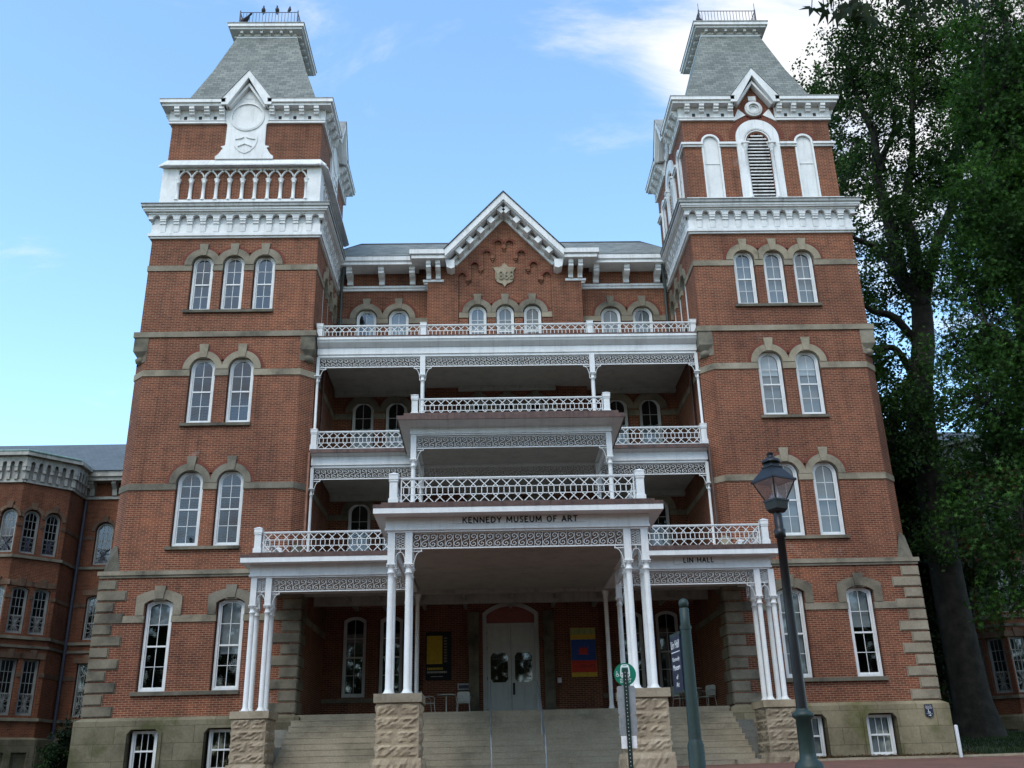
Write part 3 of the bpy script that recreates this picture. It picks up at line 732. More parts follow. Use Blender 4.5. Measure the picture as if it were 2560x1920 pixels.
    for fr in sides:
        cp.fr = fr
        for i in range(6):
            x = -1.1+i*.44; cp.box(x-.06, x+.06, -1.50, -1.28, 30.98, 31.11)
    cp.build('roof_cap', WHITE_C, T)
    ct = MB(fr0); ct.box(-1.71, 1.71, -1.71, 1.71, 31.36, 31.40)
    ct.add(ringp(1.71, 31.40)+[(0, 0, 31.62)], [(0, 1, 4), (1, 2, 4), (2, 3, 4), (3, 0, 4)]); ct.build('cap_roof', EAVE_D, T)
    cr = MB(fr0); r_ = 1.30; zt = 32.32
    for fr in sides:
        cr.fr = fr
        cr.box(-r_, r_, -r_-.012, -r_+.012, zt-.025, zt); cr.box(-r_, r_, -r_-.01, -r_+.01, 31.66, 31.68)
        for i in range(19): x = -r_+2*r_*i/18; cr.box(x-.009, x+.009, -r_-.009, -r_+.009, 31.46, zt)
        cr.box(-r_-.025, -r_+.025, -r_-.025, -r_+.025, 31.42, zt+.06)
        cr.bar(-r_, zt, -r_+.0, zt+.42 if not left else zt+.12, .02, -r_-.01, -r_+.01)
        cr.add([(-r_-.01, -r_, zt), (-r_+.01, -r_, zt), (-r_+.22, -r_+.02, 31.45), (-r_+.2, -r_+.02, 31.45)], [(0, 1, 2, 3)])
    cr.build('cresting', IRON_R, T)
    return T
bd_arch = MB()
TL = tower(LX, True)
TR = tower(RX, False)
bd_arch.build_split('brick_arch', ARCHB, TR, .03)

# ------------------------------------------------------------------ centre block
XL, XR, YC, YG = LX+HT, RX-HT, 5.0, 4.5        # between the towers; back wall; gabled bay
GC = .845; GL, GR = -2.48, 4.17
def centre():
    w = MB()
    fl = [(2.66, 5.48, .14, .86), (7.36, 9.70, None, .88), (11.81, 14.05, None, .88), (16.30, 18.30, None, .85)]
    xs = {'l': (-5.15, -3.76), 'r': (5.45, 6.84)}
    hl = {'l': [], 'r': []}
    for s_ in 'lr':
        for x in xs[s_]:
            for z0, zs, ri, w_ in fl: hl[s_].append(arch(x, w_+.08, z0-.02, zs, ri))
    w.wall([(XL-.6, 1.5), (GL+.05, 1.5), (GL+.05, 20.9), (XL-.6, 20.9)], hl['l'], YC, .3)
    w.wall([(GR-.05, 1.5), (XR+.6, 1.5), (XR+.6, 20.9), (GR-.05, 20.9)], hl['r'], YC, .3)
    gx = (GC-1.18, GC, GC+1.17)
    gh = []
    gfl = [(7.36, 9.70, None, .74), (11.81, 13.90, None, .74), (16.30, 18.24, None, .74)]
    for x in gx:
        for z0, zs, ri, w_ in gfl: gh.append(arch(x, w_+.08, z0-.02, zs, ri))
    gh.append([(-.28, 1.7), (1.86, 1.7), (1.86, 5.6)] + arch(.79, 2.14, 1.7, 5.6, .42)[3:-1] + [(-.28, 5.6)])
    # stepped brick niches under the rakes
    nich = []
    for sx in (-1, 1):
        for (dx, z) in ((1.46, 19.98), (.88, 20.58), (.34, 21.12), (.20, 21.62)):
            if dx == .34: dx, z = .79+.0, 21.12
        for dx, z in ((1.84, 19.74), (1.285, 20.25), (.755, 20.82), (.25, 21.33)):
            x = GC+sx*dx; nich.append((sx, x, z))
    gh = [g for g in gh]
    w.wall([(GL, 1.5), (GR, 1.5), (GR, 20.6), (GC+2.2, 20.6), (GC, 23.0), (GC-2.2, 20.6), (GL, 20.6)], gh, YG, .3)
    for x in (GL, GR): w.add([(x, YG, 1.5), (x, YC+.05, 1.5), (x, YC+.05, 20.6), (x, YG, 20.6)], [(0, 1, 2, 3)])
    half = []
    dxs = (.25, .755, 1.285, 1.84); zsp = (21.53, 21.02, 20.45, 19.94); rr = .165
    half.append((.085, zsp[0]-.20))
    for i, (dx, zp) in enumerate(zip(dxs, zsp)):
        half.append((dx-rr, zp-.20 if i else zp-.20))
        half += [(dx-rr*math.cos(PI*j/8), zp+rr*math.sin(PI*j/8)) for j in range(9)]
        if i < 3: half += [(dx+rr, zsp[i+1]-.20)]
    half += [(2.02, zsp[3]), (2.02, 15.2)]
    # the proud brick field: strips at the sides, scalloped lower edge above
    poly = [(GL, 15.2), (GL, 20.6), (GC-2.2, 20.6), (GC, 23.0), (GC+2.2, 20.6), (GR, 20.6), (GR, 15.2)] + [(GC+x, z) for x, z in half[::-1]] + [(GC-x, z) for x, z in half]
    w.prism(poly, YG-.11, YG+.01)
    for i, zp in enumerate(zsp):
        for sx in ((-1, 1) if i else (0,)):
            x0 = dxs[i]-rr-.175 if i else -.085; x1 = dxs[i]-rr if i else .085
            xa, xb = sorted((GC+(sx or 1)*x0, GC+(sx or 1)*x1)); k_ = .03
            w.box(xa+k_, xb-k_, YG-.085, YG+.01, zp-.27, zp-.20); w.box(xa+k_*2, xb-k_*2, YG-.05, YG+.01, zp-.34, zp-.27)
    B = w.build('centre_wall', BRICK, MUS)
    na = MB()
    for sx, x, z in nich:
        for k in range(9):
            a = PI*(k+.5)/9; c_, s_ = math.cos(a), math.sin(a); t_ = Vector((-s_, c_))*.030
            p0 = Vector((x+.17*c_, z+.20+.17*s_)); p1 = Vector((x+.27*c_, z+.20+.27*s_))
            na.prism([(p0-t_)[:], (p0+t_)[:], (p1+t_*1.2)[:], (p1-t_*1.2)[:]], YG-.13, YG-.09)
    na.build_split('brick_arch', ARCHB, B, .03)
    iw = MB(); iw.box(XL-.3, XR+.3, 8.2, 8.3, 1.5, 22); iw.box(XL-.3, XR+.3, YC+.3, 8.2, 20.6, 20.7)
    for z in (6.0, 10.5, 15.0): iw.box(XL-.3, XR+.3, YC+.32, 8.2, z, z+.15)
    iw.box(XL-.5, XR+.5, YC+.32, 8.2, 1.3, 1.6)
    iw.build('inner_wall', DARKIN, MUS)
    # windows
    for s_ in 'lr':
        for i, x in enumerate(xs[s_]):
            for k, (z0, zs, ri, w_) in enumerate(fl):
                bl_ = [0.38, .0, .0, 1][k]
                if k == 0: bl_ = .5 if i == 0 else .35
                if k == 3 and (s_ == 'l' and i == 0): bl_ = 0
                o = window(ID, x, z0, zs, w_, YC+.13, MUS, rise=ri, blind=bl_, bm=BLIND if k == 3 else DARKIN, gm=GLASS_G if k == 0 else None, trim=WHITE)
                if k in (1, 2):
                    q = MB(); q.add([(x-.34, YC+.28, z0+.1), (x+.34, YC+.28, z0+.1), (x+.34, YC+.28, z0+1.55), (x+.15, YC+.28, z0+1.48), (x, YC+.28, z0+1.52), (x-.2, YC+.28, z0+1.46), (x-.34, YC+.28, z0+1.52)], [tuple(range(7))]); q.build('curtain', BLIND_W, o)
                if k == 3 and s_ == 'l' and i == 0:
                    q = MB(); q.add([(x, YC+.28, z0+.1), (x+.34, YC+.28, z0+.1), (x+.34, YC+.28, z0+2.1), (x-.08, YC+.28, z0+2.25), (x+.04, YC+.28, z0+1.7)], [tuple(range(5))]); q.build('curtain', BLIND, o)
        for (z0, zs, ri, w_), dz in zip(fl[1:], (9.62, 13.95, 18.25)): hood(ID, xs[s_], w_, dz, YC, MUS, .47, .72, .93, .695)
    for x in gx:
        for k, (z0, zs, ri, w_) in enumerate(gfl): window(ID, x, z0, zs, w_, YG+.13, MUS, rise=ri, blind=1 if k == 2 else 0, bm=BLIND)
    for zs in (9.66, 13.86, 18.22): hood(ID, gx, .74, zs, YG, MUS, .41, .66, .88, .585)
    bl = MB()
    for z0, z1 in ((9.38, 9.60), (13.64, 13.88), (18.0, 18.24)):
        for s_, a, b in (('l', XL, GL), ('r', GR, XR)):
            e = [a] + [v for x in xs[s_] for v in (x-.45, x+.45)] + [b]
            for i in range(0, len(e), 2): bl.box(e[i]+.002, e[i+1]-.002, YC-.04, YC+.06, z0, z1)
        e = [-1.13] + [v for x in gx for v in (x-.39, x+.39)] + [2.86]
        for i in range(0, len(e), 2): bl.box(e[i], e[i+1], YG-.04, YG+.06, z0, z1)
    for s_, a, b in (('l', XL, GL), ('r', GR, XR)): bl.box(a, b, YC-.08, YC+.05, 2.45, 2.60)
    bl.build_split('belt_course', STONE, B)
    # cornice
    cn = MB()
    def br(x, w_, yw, zt=20.42, zb=19.77, out=.72):
        y = yw
        cn.prism_x([(y, zt), (y-out, zt), (y-out, zt-.15), (y-out+.06, zt-.20), (y-out+.04, zt-.30), (y-out+.22, zt-.40), (y-.28, zt-.44), (y-.22, zt-.5), (y-.24, zb+.04), (y-.26, zb), (y, zb)], x-w_/2, x+w_/2)
    for x in (-5.88, -4.50, -3.16, 4.86, 6.19, 7.56): br(x, .24, YC)
    for x in (-2.43, -2.02, 3.71, 4.12-.0): br(x, .2, YG)
    for a, b in ((XL, GL), (GR, XR)):
        cn.box(a, b, YC-.10, YC+.03, 19.55, 19.66); cn.box(a, b, YC-.15, YC+.03, 19.66, 19.755)
    for a, b in ((-2.68, -1.78), (3.47, 4.37)):
        cn.box(a+.05, b-.05, YG-.10, YG+.03, 19.58, 19.66); cn.box(a, b, YG-.18, YG+.03, 19.66, 19.76)
    for a, b in ((XL-.1, -2.9), (4.6, XR+.1)):
        cn.box(a, b, 4.12, YC+.2, 20.42, 20.50); cn.box(a, b, 4.16, YC+.2, 20.50, 20.60); cn.box(a, b, 4.08, YC+.2, 20.60, 20.80)
    for a, b, sx in ((-3.22, -1.72, -1), (GC*2+1.72, GC*2+3.22, 1)):
        x0, x1 = (a, b)
        cn.box(x0+.08, x1, 3.62, YG+.1, 20.43, 20.55) if sx < 0 else cn.box(x0, x1-.08, 3.62, YG+.1, 20.43, 20.55)
        cn.box(x0+.05, x1, 3.66, YG+.1, 20.55, 20.62) if sx < 0 else cn.box(x0, x1-.05, 3.66, YG+.1, 20.55, 20.62)
        cn.box(x0, x1, 3.55, YG+.5, 20.62, 20.83)
    sl_ = (23.66-20.83)/2.57
    for sx in (-1, 1):
        X = lambda d: GC+sx*d
        cn.prism([(X(2.57), 20.83), (X(0), 23.66), (X(0), 23.30), (X(2.57-.02), 20.49)], 3.55, YG+.2)
        cn.prism([(X(2.55), 20.55), (X(0), 23.34), (X(0), 23.24), (X(2.55), 20.43)], 3.63, YG+.2)
        cn.prism([(X(2.30), 20.43), (X(0), 22.98), (X(0), 22.72), (X(2.07), 20.43)], 4.28, YG+.1)
        cn.prism([(X(2.42), 20.43), (X(0), 23.12), (X(0), 22.96), (X(2.28), 20.43)], 4.05, YG+.1)
        ux, uz = math.cos(math.atan(sl_)), math.sin(math.atan(sl_))
        for t in (.30, .98, 1.66, 2.34, 3.02):
            cx_, cz_ = t*ux, 23.20-t*uz
            p = [(cx_+a*ux-b*uz, cz_-a*uz-b*ux) for a, b in ((-.13, 0), (.13, 0), (.13, .26), (-.13, .26))]
            cn.prism([(X(a), b) for a, b in p], 3.75, 4.40)
        cn.prism([(X(2.55), 20.44), (X(2.15), 20.44), (X(2.15), 20.08), (X(2.30), 20.02), (X(2.48), 20.10)], 3.80, YG+.02)
    cn.build('cornice', WHITE_C, B)
    rf = MB()
    zr, yr = 23.75, 8.2
    for a, b in ((XL-.2, GC), (GC, XR+.2)):
        pass
    rf.add([(XL-.8, 4.06, 20.81), (XR+.8, 4.06, 20.81), (7.55, yr, zr), (-5.95, yr, zr), (XL-.8, 12.3, 20.81), (XR+.8, 12.3, 20.81), (XL-1.6, yr, zr-.75), (XR+1.6, yr, zr-.75)],
           [(0, 3, 6), (1, 7, 2), (4, 3, 2, 5), (4, 6, 3), (5, 2, 7)])
    zz_ = lambda y: 20.81+(y-4.06)/(yr-4.06)*(zr-20.81)
    ga, gb = GC-2.6, GC+2.6
    rf.add([(XL-.8, 4.06, 20.81), (ga, 4.06, 20.81), (ga, 4.66, zz_(4.66)), (gb, 4.66, zz_(4.66)), (gb, 4.06, 20.81), (XR+.8, 4.06, 20.81), (7.55, yr, zr), (-5.95, yr, zr)], [(0, 1, 2, 7), (2, 3, 6, 7), (3, 4, 5, 6)])
    rf.build('roof', SLATE, MUS)
    re = MB()
    re.tube([(XL-1.2, yr, zr-.55), (-5.95, yr, zr), (7.55, yr, zr), (XR+1.2, yr, zr-.55)], .06, 6)
    for sx in (-1, 1):
        X = lambda d: GC+sx*d
        re.add([(X(2.62), 3.50, 20.83), (X(0), 3.50, 23.72), (X(0), 8.6, 23.72), (X(2.62), 8.6, 20.83), (X(2.62), 3.50, 20.79), (X(0), 3.50, 23.67)], [(0, 1, 2, 3), (0, 1, 5, 4)])
    re.build('roof_ridge', SLATE_D, MUS)
    # date shield
    sh = MB(); pz = [(0, 20.60), (.19, 20.41), (.51, 20.40), (.40, 20.22), (.39, 19.86), (.36, 19.72), (.24, 19.64), (.10, 19.60), (0, 19.44)]
    sh.prism([(GC+x, z) for x, z in pz] + [(GC-x, z) for x, z in pz[::-1][1:-1]], YG-.07, YG+.02)
    so = sh.build('date_shield', CAPST, B)
    text('1868', GC, YG-.075, 19.99, .42, .80, so, STONE, 'date', ext=.045)
    return B
def text(s_, cx, y, cz, h, width, parent, m, name, ext=.006, fr=None, rz=0):
    cu = bpy.data.curves.new(name, 'FONT'); cu.body = s_; cu.align_x = 'CENTER'; cu.align_y = 'CENTER'; cu.extrude = ext; cu.offset = .0; cu.size = 1; cu.resolution_u = 3
    o = bpy.data.objects.new(name, cu); C.objects.link(o)
    dg = bpy.context.evaluated_depsgraph_get(); dg.update()
    me = bpy.data.meshes.new_from_object(o.evaluated_get(dg)); bpy.data.objects.remove(o); bpy.data.curves.remove(cu)
    n = len(me.vertices); co = np.empty(n*3, np.float32); me.vertices.foreach_get('co', co); co = co.reshape(-1, 3)
    mn, mx = co.min(0), co.max(0)
    sx = width/(mx[0]-mn[0]) if width else h/(mx[1]-mn[1]); sz = h/(mx[1]-mn[1])
    X = (co[:, 0]-(mn[0]+mx[0])/2)*sx; Z = (co[:, 1]-(mn[1]+mx[1])/2)*sz; Y = -co[:, 2]
    c_, s__ = math.cos(rz), math.sin(rz)
    out = np.stack([cx+X*c_-Y*s__, y+X*s__+Y*c_, cz+Z], 1)
    me.vertices.foreach_set('co', out.ravel().astype(np.float32)); me.update()
    me.materials.clear(); me.materials.append(m); me.name = name
    ob = bpy.data.objects.new(name, me); C.objects.link(ob); ob.parent = parent; return ob
GLY = {'K': (.78, [(.12, 0, .12, 1), (.16, .42, .66, 1), (.30, .56, .70, 0)]), 'E': (.66, [(.12, 0, .12, 1), (.12, .95, .58, .95), (.12, .52, .5, .52), (.12, .05, .62, .05)]),
       'N': (.86, [(.12, 0, .12, 1), (.74, 0, .74, 1), (.12, .96, .74, .04)]), 'D': (.84, [(.12, 0, .12, 1), (.12, .95, .4, .95), (.4, .95, .62, .84), (.62, .84, .72, .62), (.72, .62, .72, .38), (.72, .38, .62, .16), (.62, .16, .4, .05), (.4, .05, .12, .05)]),
       'Y': (.76, [(.06, 1, .38, .48), (.70, 1, .38, .48), (.38, 0, .38, .5)]), 'M': (1.04, [(.12, 0, .16, 1), (.92, 0, .88, 1), (.16, 1, .52, .22), (.88, 1, .52, .22)]),
       'U': (.82, [(.12, 1, .12, .32), (.12, .32, .22, .1), (.22, .1, .41, .04), (.41, .04, .60, .1), (.60, .1, .70, .32), (.70, .32, .70, 1)]),
       'S': (.64, [(.54, .84, .42, .95), (.42, .95, .24, .95), (.24, .95, .12, .8), (.12, .8, .16, .62), (.16, .62, .46, .42), (.46, .42, .54, .24), (.54, .24, .44, .07), (.44, .07, .24, .05), (.24, .05, .10, .18)]),
       'O': (.92, [(.46+.34*math.cos(a), .5+.46*math.sin(a), .46+.34*math.cos(a+PI/6), .5+.46*math.sin(a+PI/6)) for a in [PI/6*i for i in range(12)]]),
       'F': (.62, [(.12, 0, .12, 1), (.12, .95, .58, .95), (.12, .50, .48, .50)]), 'A': (.82, [(.08, 0, .41, 1), (.74, 0, .41, 1), (.2, .34, .62, .34)]),
       'R': (.76, [(.12, 0, .12, 1), (.12, .95, .44, .95), (.44, .95, .58, .84), (.58, .84, .58, .64), (.58, .64, .44, .5), (.44, .5, .12, .5), (.36, .5, .68, 0)]),
       'T': (.74, [(.37, 0, .37, 1), (.05, .95, .69, .95)]), 'L': (.62, [(.12, 0, .12, 1), (.12, .05, .58, .05)]), 'I': (.28, [(.14, 0, .14, 1)]), 'H': (.86, [(.12, 0, .12, 1), (.74, 0, .74, 1), (.12, .5, .74, .5)]), ' ': (.45, [])}
def board_text(s_, cx, y, z0, h, width, parent, m):
    tot = sum(GLY[c][0]+.14 for c in s_)-.14; k = width/tot; x = cx-width/2; b = MB()
    for c in s_:
        w_, segs = GLY[c]
        for x0, z0_, x1, z1_ in segs:
            b.bar(x+x0*k, z0+z0_*h, x+x1*k, z0+z1_*h, h*.20, y-.006, y)
            for xx, zz in ((x0, z0_), (x1, z1_)):
                if zz in (0, 1) and c not in 'SO': b.box(x+xx*k-h*.13, x+xx*k+h*.13, y-.0062, y, z0+zz*h-(h*.06 if zz else 0), z0+zz*h+(0 if zz else h*.06))
        x += (w_+.14)*k
    return b.build('lettering', m, parent)
CB = centre()

# ------------------------------------------------------------------ porches
def scroll(mb, cx, z0, z1, q, y, flip=1):
    """one S of the cast iron frieze: two spirals and an upright"""
    h = z1-z0; d = h*.25; zc = (z0+z1)/2; R = min(d, q*.47); wd = .0155
    for s_ in (1, -1):
        pts = []
        for j in range(19):
            t = j/18; a = -PI/2 + t*1.3*2*PI*flip; r = (R if t < .0 else R*(1-t*.86))
            ex = d/R if t < .03 else 1
            pts.append((cx+s_*(r*math.cos(a)*q*.47/R), zc+s_*(d+r*math.sin(a)*(d/R)*.97)))
        for a, b in zip(pts, pts[1:]): mb.bar(a[0], a[1], b[0], b[1], wd, y-.008, y+.008)
    mb.box(cx+q/2-.005, cx+q/2+.005, y-.006, y+.006, z0, z1)
def frieze(fr, x0, x1, z0, z1, y, parent, q=.205):
    m = MB(fr); n = max(1, round((x1-x0)/q)); q = (x1-x0)/n
    for i in range(n): scroll(m, x0+(i+.5)*q, z0+.025, z1-.01, q, y)
    m.box(x0, x1, y-.02, y+.02, z0-.01, z0+.025); m.box(x0, x1, y-.012, y+.012, z1-.012, z1+.01)
    return m.build('frieze', WHITE, parent)
def railing(fr, x0, x1, z0, z1, y, parent, p=.2915):
    m = MB(fr); n = max(1, round((x1-x0)/p)); p = (x1-x0)/n
    zb, zt = z0+.02, z1-.04; H = zt-zb; za, zc = zb+.655*H, zb+.345*H; w = .020; a, b = y-.012, y+.012
    m.box(x0, x1, y-.035, y+.035, z1-.035, z1); m.box(x0, x1, y-.02, y+.02, z1-.06, z1-.035); m.box(x0, x1, y-.02, y+.02, z0, z0+.025)
    m.box(x0, x1, a, b, za-.010, za+.010); m.box(x0, x1, a, b, zc-.010, zc+.010); m.box(x0, x0+.03, y-.015, y+.015, z0, z1-.04); m.box(x1-.03, x1, y-.015, y+.015, z0, z1-.04)
    for i in range(n):
        c = x0+(i+.5)*p; e = .0006*(i % 2)
        for s_ in (-1, 1):
            m.bar(c-s_*p/2, zt, c+s_*p/4, za, w, a+.001*s_, b+.001*s_); m.bar(c-s_*p/2, zb, c+s_*p/4, zc, w, a+.001*s_, b+.001*s_)
            m.box(c+s_*p/4-w/2, c+s_*p/4+w/2, a, b, zc, za)
    return m.build('railing', WHITE, parent)
def post(mb, x, y, z0, z1=None):
    z1 = z1 or z0+.83; k = z1-z0; f = lambda t: z0+k*t
    for r, a, b in ((.125, 0, .19), (.118, .19, .21), (.10, .21, .70), (.118, .70, .73), (.105, .73, .76), (.122, .76, .90), (.132, .90, .925)):
        mb.box(x-r, x+r, y-r, y+r, f(a), f(b))
    mb.add([(x-.132, y-.132, f(.925)), (x+.132, y-.132, f(.925)), (x+.132, y+.132, f(.925)), (x-.132, y+.132, f(.925)), (x, y, f(1))], [(0, 1, 4), (1, 2, 4), (2, 3, 4), (3, 0, 4)])
def column(mb, x, y, z0, zc, zt, r=.078, pw=.09):
    mb.box(x-.13, x+.13, y-.13, y+.13, z0, z0+.03)
    mb.lathe(x, y, [(.125, z0+.03), (.115, z0+.05), (.088, z0+.10), (r, z0+.13), (r*.96, zc-.36), (r*.96, zc-.22), (r*1.25, zc-.205), (r*1.25, zc-.175), (r*.98, zc-.16), (r*.98, zc-.07), (r*1.2, zc-.055), (r*1.45, zc)], 14)
    for s_ in (-1, 1): mb.lathe(x+s_*.09, y-.075, [(.012, zc-.05), (.03, zc-.03), (.012, zc-.008)], 6)
    mb.box(x-.115, x+.115, y-.115, y+.115, zc, zc+.03)
    mb.box(x-pw, x+pw, y-pw, y+pw, zc+.03, zt)
def knee(mb, x, y, zf, s_):
    """small curved iron bracket under the frieze beside a post"""
    mb.box(min(x, x+s_*.24), max(x, x+s_*.24), y-.013, y+.013, zf-.075, zf-.05); mb.box(min(x+s_*.21, x+s_*.24), max(x+s_*.21, x+s_*.24), y-.012, y+.012, zf-.05, zf)
    pr = None
    for j in range(9):
        a = PI/2*j/8; p = (x+s_*(.19-.17*math.sin(a)*1.0), zf-.075-.50*(1-math.cos(a))*.95)
        if pr: mb.bar(pr[0], pr[1], p[0], p[1], .018, y-.011, y+.011)
        pr = p
def lattice(mb, fr, x0, x1, z0, z1, y):
    n = 3; h = (z1-z0)/n; w = .012
    for i in range(n):
        for a, b in (((x0, z0+i*h), (x1, z0+(i+1)*h)), ((x1, z0+i*h), (x0, z0+(i+1)*h))): mb.bar(a[0], a[1], b[0], b[1], w, y-.008, y+.008)
        xm = (x0+x1)/2
        mb.bar(x0, z0+(i+.5)*h, xm, z0+(i+1)*h, w, y-.006, y+.006); mb.bar(x1, z0+(i+.5)*h, xm, z0+(i+1)*h, w, y-.007, y+.007); mb.bar(x0, z0+(i+.5)*h, xm, z0+i*h, w, y-.006, y+.006); mb.bar(x1, z0+(i+.5)*h, xm, z0+i*h, w, y-.007, y+.007)
    mb.box(x0, x1, y-.015, y+.015, z0-.03, z0)
    pr = None; xm, hw = (x0+x1)/2, (x1-x0)/2
    for j in range(13):
        a = PI*j/12; p = (xm+hw*.96*math.cos(a), z0-.42+.32*math.sin(a)**.7)
        if pr: mb.bar(pr[0], pr[1], p[0], p[1], .018, y-.011, y+.011)
        pr = p
    mb.box(xm-.009, xm+.009, y-.01, y+.01, z0-.11, z0-.02)
F0 = ID
FX = lambda: FR(0, 0, 0)
def sidefr(x): return FR(x, 0, PI/2)            # local x runs back along +y, local y toward -x
def pier(x0, x1, y0, y1, parent):
    """rock-faced stone pier under the porch columns"""
    m = MB(); rnd = random.Random(int(x0*100))
    def block(a, b, c, d, z0, z1):
        # four rock faces with a flat margin
        def face(P, U, Vv, Nn, nu, nv):
            vs = []; 
            for j in range(nv+1):
                for i in range(nu+1):
                    edge = i in (0, nu) or j in (0, nv)
                    k = 0 if edge else rnd.uniform(.008, .062)*(.55+.75*j/nv) if 1 < i < nu-1 or 0 < j < nv else rnd.uniform(0, .05)
                    q = P + U*(i/nu) + Vv*(j/nv) + Nn*k; vs.append(tuple(q))
            fs = []
            for j in range(nv):
                for i in range(nu):
                    A = j*(nu+1)+i; fs += [(A, A+1, A+nu+2), (A, A+nu+2, A+nu+1)]
            m.add(vs, fs)
        nu = max(5, int((b-a)/.075)); nd = max(5, int((d-c)/.075)); nv = 5
        V_ = Vector
        face(V_((a, c, z0)), V_((b-a, 0, 0)), V_((0, 0, z1-z0)), V_((0, -1, 0)), nu, nv)
        face(V_((b, c, z0)), V_((0, d-c, 0)), V_((0, 0, z1-z0)), V_((1, 0, 0)), nd, nv)
        face(V_((b, d, z0)), V_((a-b, 0, 0)), V_((0, 0, z1-z0)), V_((0, 1, 0)), nu, nv)
        face(V_((a, d, z0)), V_((0, c-d, 0)), V_((0, 0, z1-z0)), V_((-1, 0, 0)), nd, nv)
    h = (1.545-.32)/4
    g = .010
    block(x0-.07, x1+.07, y0-.07, y1+.07, -.3, .31)
    m.box(x0-.06, x1+.06, y0-.06, y1+.06, .29, .315)
    m.box(x0-.004, x1+.004, y0-.004, y1+.004, .3, 1.545)
    for k in range(4):
        za, zb = .32+k*h+g, .32+(k+1)*h-g
        if k % 2 == 0: block(x0, x1, y0, y1, za, zb)
        else:
            xm = (x0+x1)/2+rnd.uniform(-.08, .08)
            block(x0, xm-g, y0, y1, za, zb); block(xm+g, x1, y0+.001, y1-.001, za, zb)
    o = m.build('stone_pier', PIER, parent)
    c = MB(); c.box(x0-.07, x1+.07, y0-.07, y1+.07, 1.545, 1.745); c.build('pier_cap', CAPST, parent)
    return o
def porches():
    # each deck is one slab part; columns, friezes and rails hang on it
    # ---- entrance canopy (front, ground floor)
    K0, K1 = -2.45, 3.955; yk = -8.65
    m = MB()
    m.box(-2.88, 4.42, yk-.55, -3.0, 6.04, 6.18)                 # white fascia and soffit board
    m.box(-2.60, 4.10, yk-.12, -3.0, 5.76, 6.04); m.box(-2.62, 4.12, yk-.15, -3.0, 5.70, 5.76); m.box(-2.57, 4.07, yk-.10, yk+.14, 5.655, 5.70)
    for x0, x1 in ((-2.57, -2.33), (3.83, 4.07)): m.box(x0, x1, yk+.14, -3.0, 5.655, 5.70)
    Kp = m.build('entrance_canopy', WHITE, MUS)
    c = MB(); c.box(-2.89, 4.43, yk-.56, -3.0, 6.18, 6.27); c.box(-2.70, 4.24, yk-.40, -3.0, 6.27, 6.36); c.build('copper_roof', COPPER, Kp)
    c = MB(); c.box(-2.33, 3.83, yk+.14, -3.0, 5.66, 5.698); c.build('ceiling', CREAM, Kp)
    for x0, x1 in ((-2.68, -1.69), (3.20, 4.19)): pier(x0, x1, yk-.33, yk+.93, Kp)
    for x in (-2.45, -2.01, 3.52, 3.96):
        for y in (yk, yk+.62):
            c = MB(); column(c, x, y, 1.745, 4.84, 5.655); c.build('column', WHITE, Kp)
    c = MB()
    for x0, x1 in ((-2.36, -2.10), (3.61, 3.87)): lattice(c, ID, x0, x1, 5.27, 5.65, yk)
    knee(c, -1.92, yk, 5.25, 1); knee(c, 3.43, yk, 5.25, -1)
    c.fr = sidefr(-2.45); lattice(c, None, yk+.09, yk+.53, 5.27, 5.65, 0); c.fr = sidefr(3.96); lattice(c, None, yk+.09, yk+.53, 5.27, 5.65, 0)
    c.build_split('lattice', WHITE, Kp)
    frieze(ID, -1.92, 3.43, 5.25, 5.64, yk, Kp)
    for x in (K0, K1): frieze(sidefr(x), yk+.71, -3.25, 5.25, 5.64, 0, Kp)
    railing(ID, K0+.2, K1-.15, 6.42, 7.11, yk, Kp)
    for x in (K0+.02, K1): railing(sidefr(x), yk+.15, -3.3, 6.42, 7.11, 0, Kp)
    for x in (-2.43, 3.95):
        for y in (yk, -3.15):
            c = MB(); post(c, x, y, 6.36, 7.26); c.build('rail_post', WHITE, Kp)
    pl = MB(); pl.box(-.88, 2.48, yk-.128, yk-.115, 5.848, 6.03); plo = pl.build('name_board', WHITE, Kp)
    board_text('KENNEDY MUSEUM OF ART', .81, yk-.129, 5.862, .150, 2.94, plo, LETTER)
    fr_ = MB(); fr_.box(-.88, 2.48, yk-.131, yk-.127, 5.846, 5.850); fr_.box(-.88, -.874, yk-.131, yk-.127, 5.85, 6.03); fr_.build('board_line', EAVE_D, plo)
    for x, y in ((-1.5, -7), (.4, -6.2), (2.4, -6.8), (1.2, -4.6), (-.6, -4.2)):
        pass
    # ---- side wings of the ground porch
    yw = -3.15
    for sx in (0, 1):
        if sx == 0: xe, xi, cols, ps = -7.50, -2.40, (-7.14, -6.69), -7.12
        else: xe, xi, cols, ps = 8.92, 3.90, (8.245, 8.68), 8.655
        a, b = min(xe, xi), max(xe, xi); en = .22
        a1, b1 = (a+en, b) if sx == 0 else (a, b-en)
        m = MB()
        m.box(a, b, yw-.52, -.02, 6.0, 6.15); m.box(a1, b1, yw-.12, -.03, 5.70, 6.0); 
        if sx == 0: m.box(a1-.02, b1, yw-.15, -.03, 5.645, 5.70); m.box(a1+.06, b1, yw-.10, yw+.14, 5.60, 5.645); m.box(a1+.06, a1+.3, yw+.14, -.05, 5.60, 5.645)
        else: m.box(a1, b1+.02, yw-.15, -.03, 5.645, 5.70); m.box(a1, b1-.06, yw-.10, yw+.14, 5.60, 5.645); m.box(b1-.3, b1-.06, yw+.14, -.05, 5.60, 5.645)
        Wp = m.build('side_canopy', WHITE, MUS)
        c = MB(); c.box(a-.01, b+.0, yw-.53, -.02, 6.15, 6.25); c.box(a+.2, b-.0, yw-.3, -.02, 6.25, 6.345); c.build('copper_roof', COPPER, Wp)
        px0, px1 = (-7.41, -6.44) if sx == 0 else (7.99, 8.92)
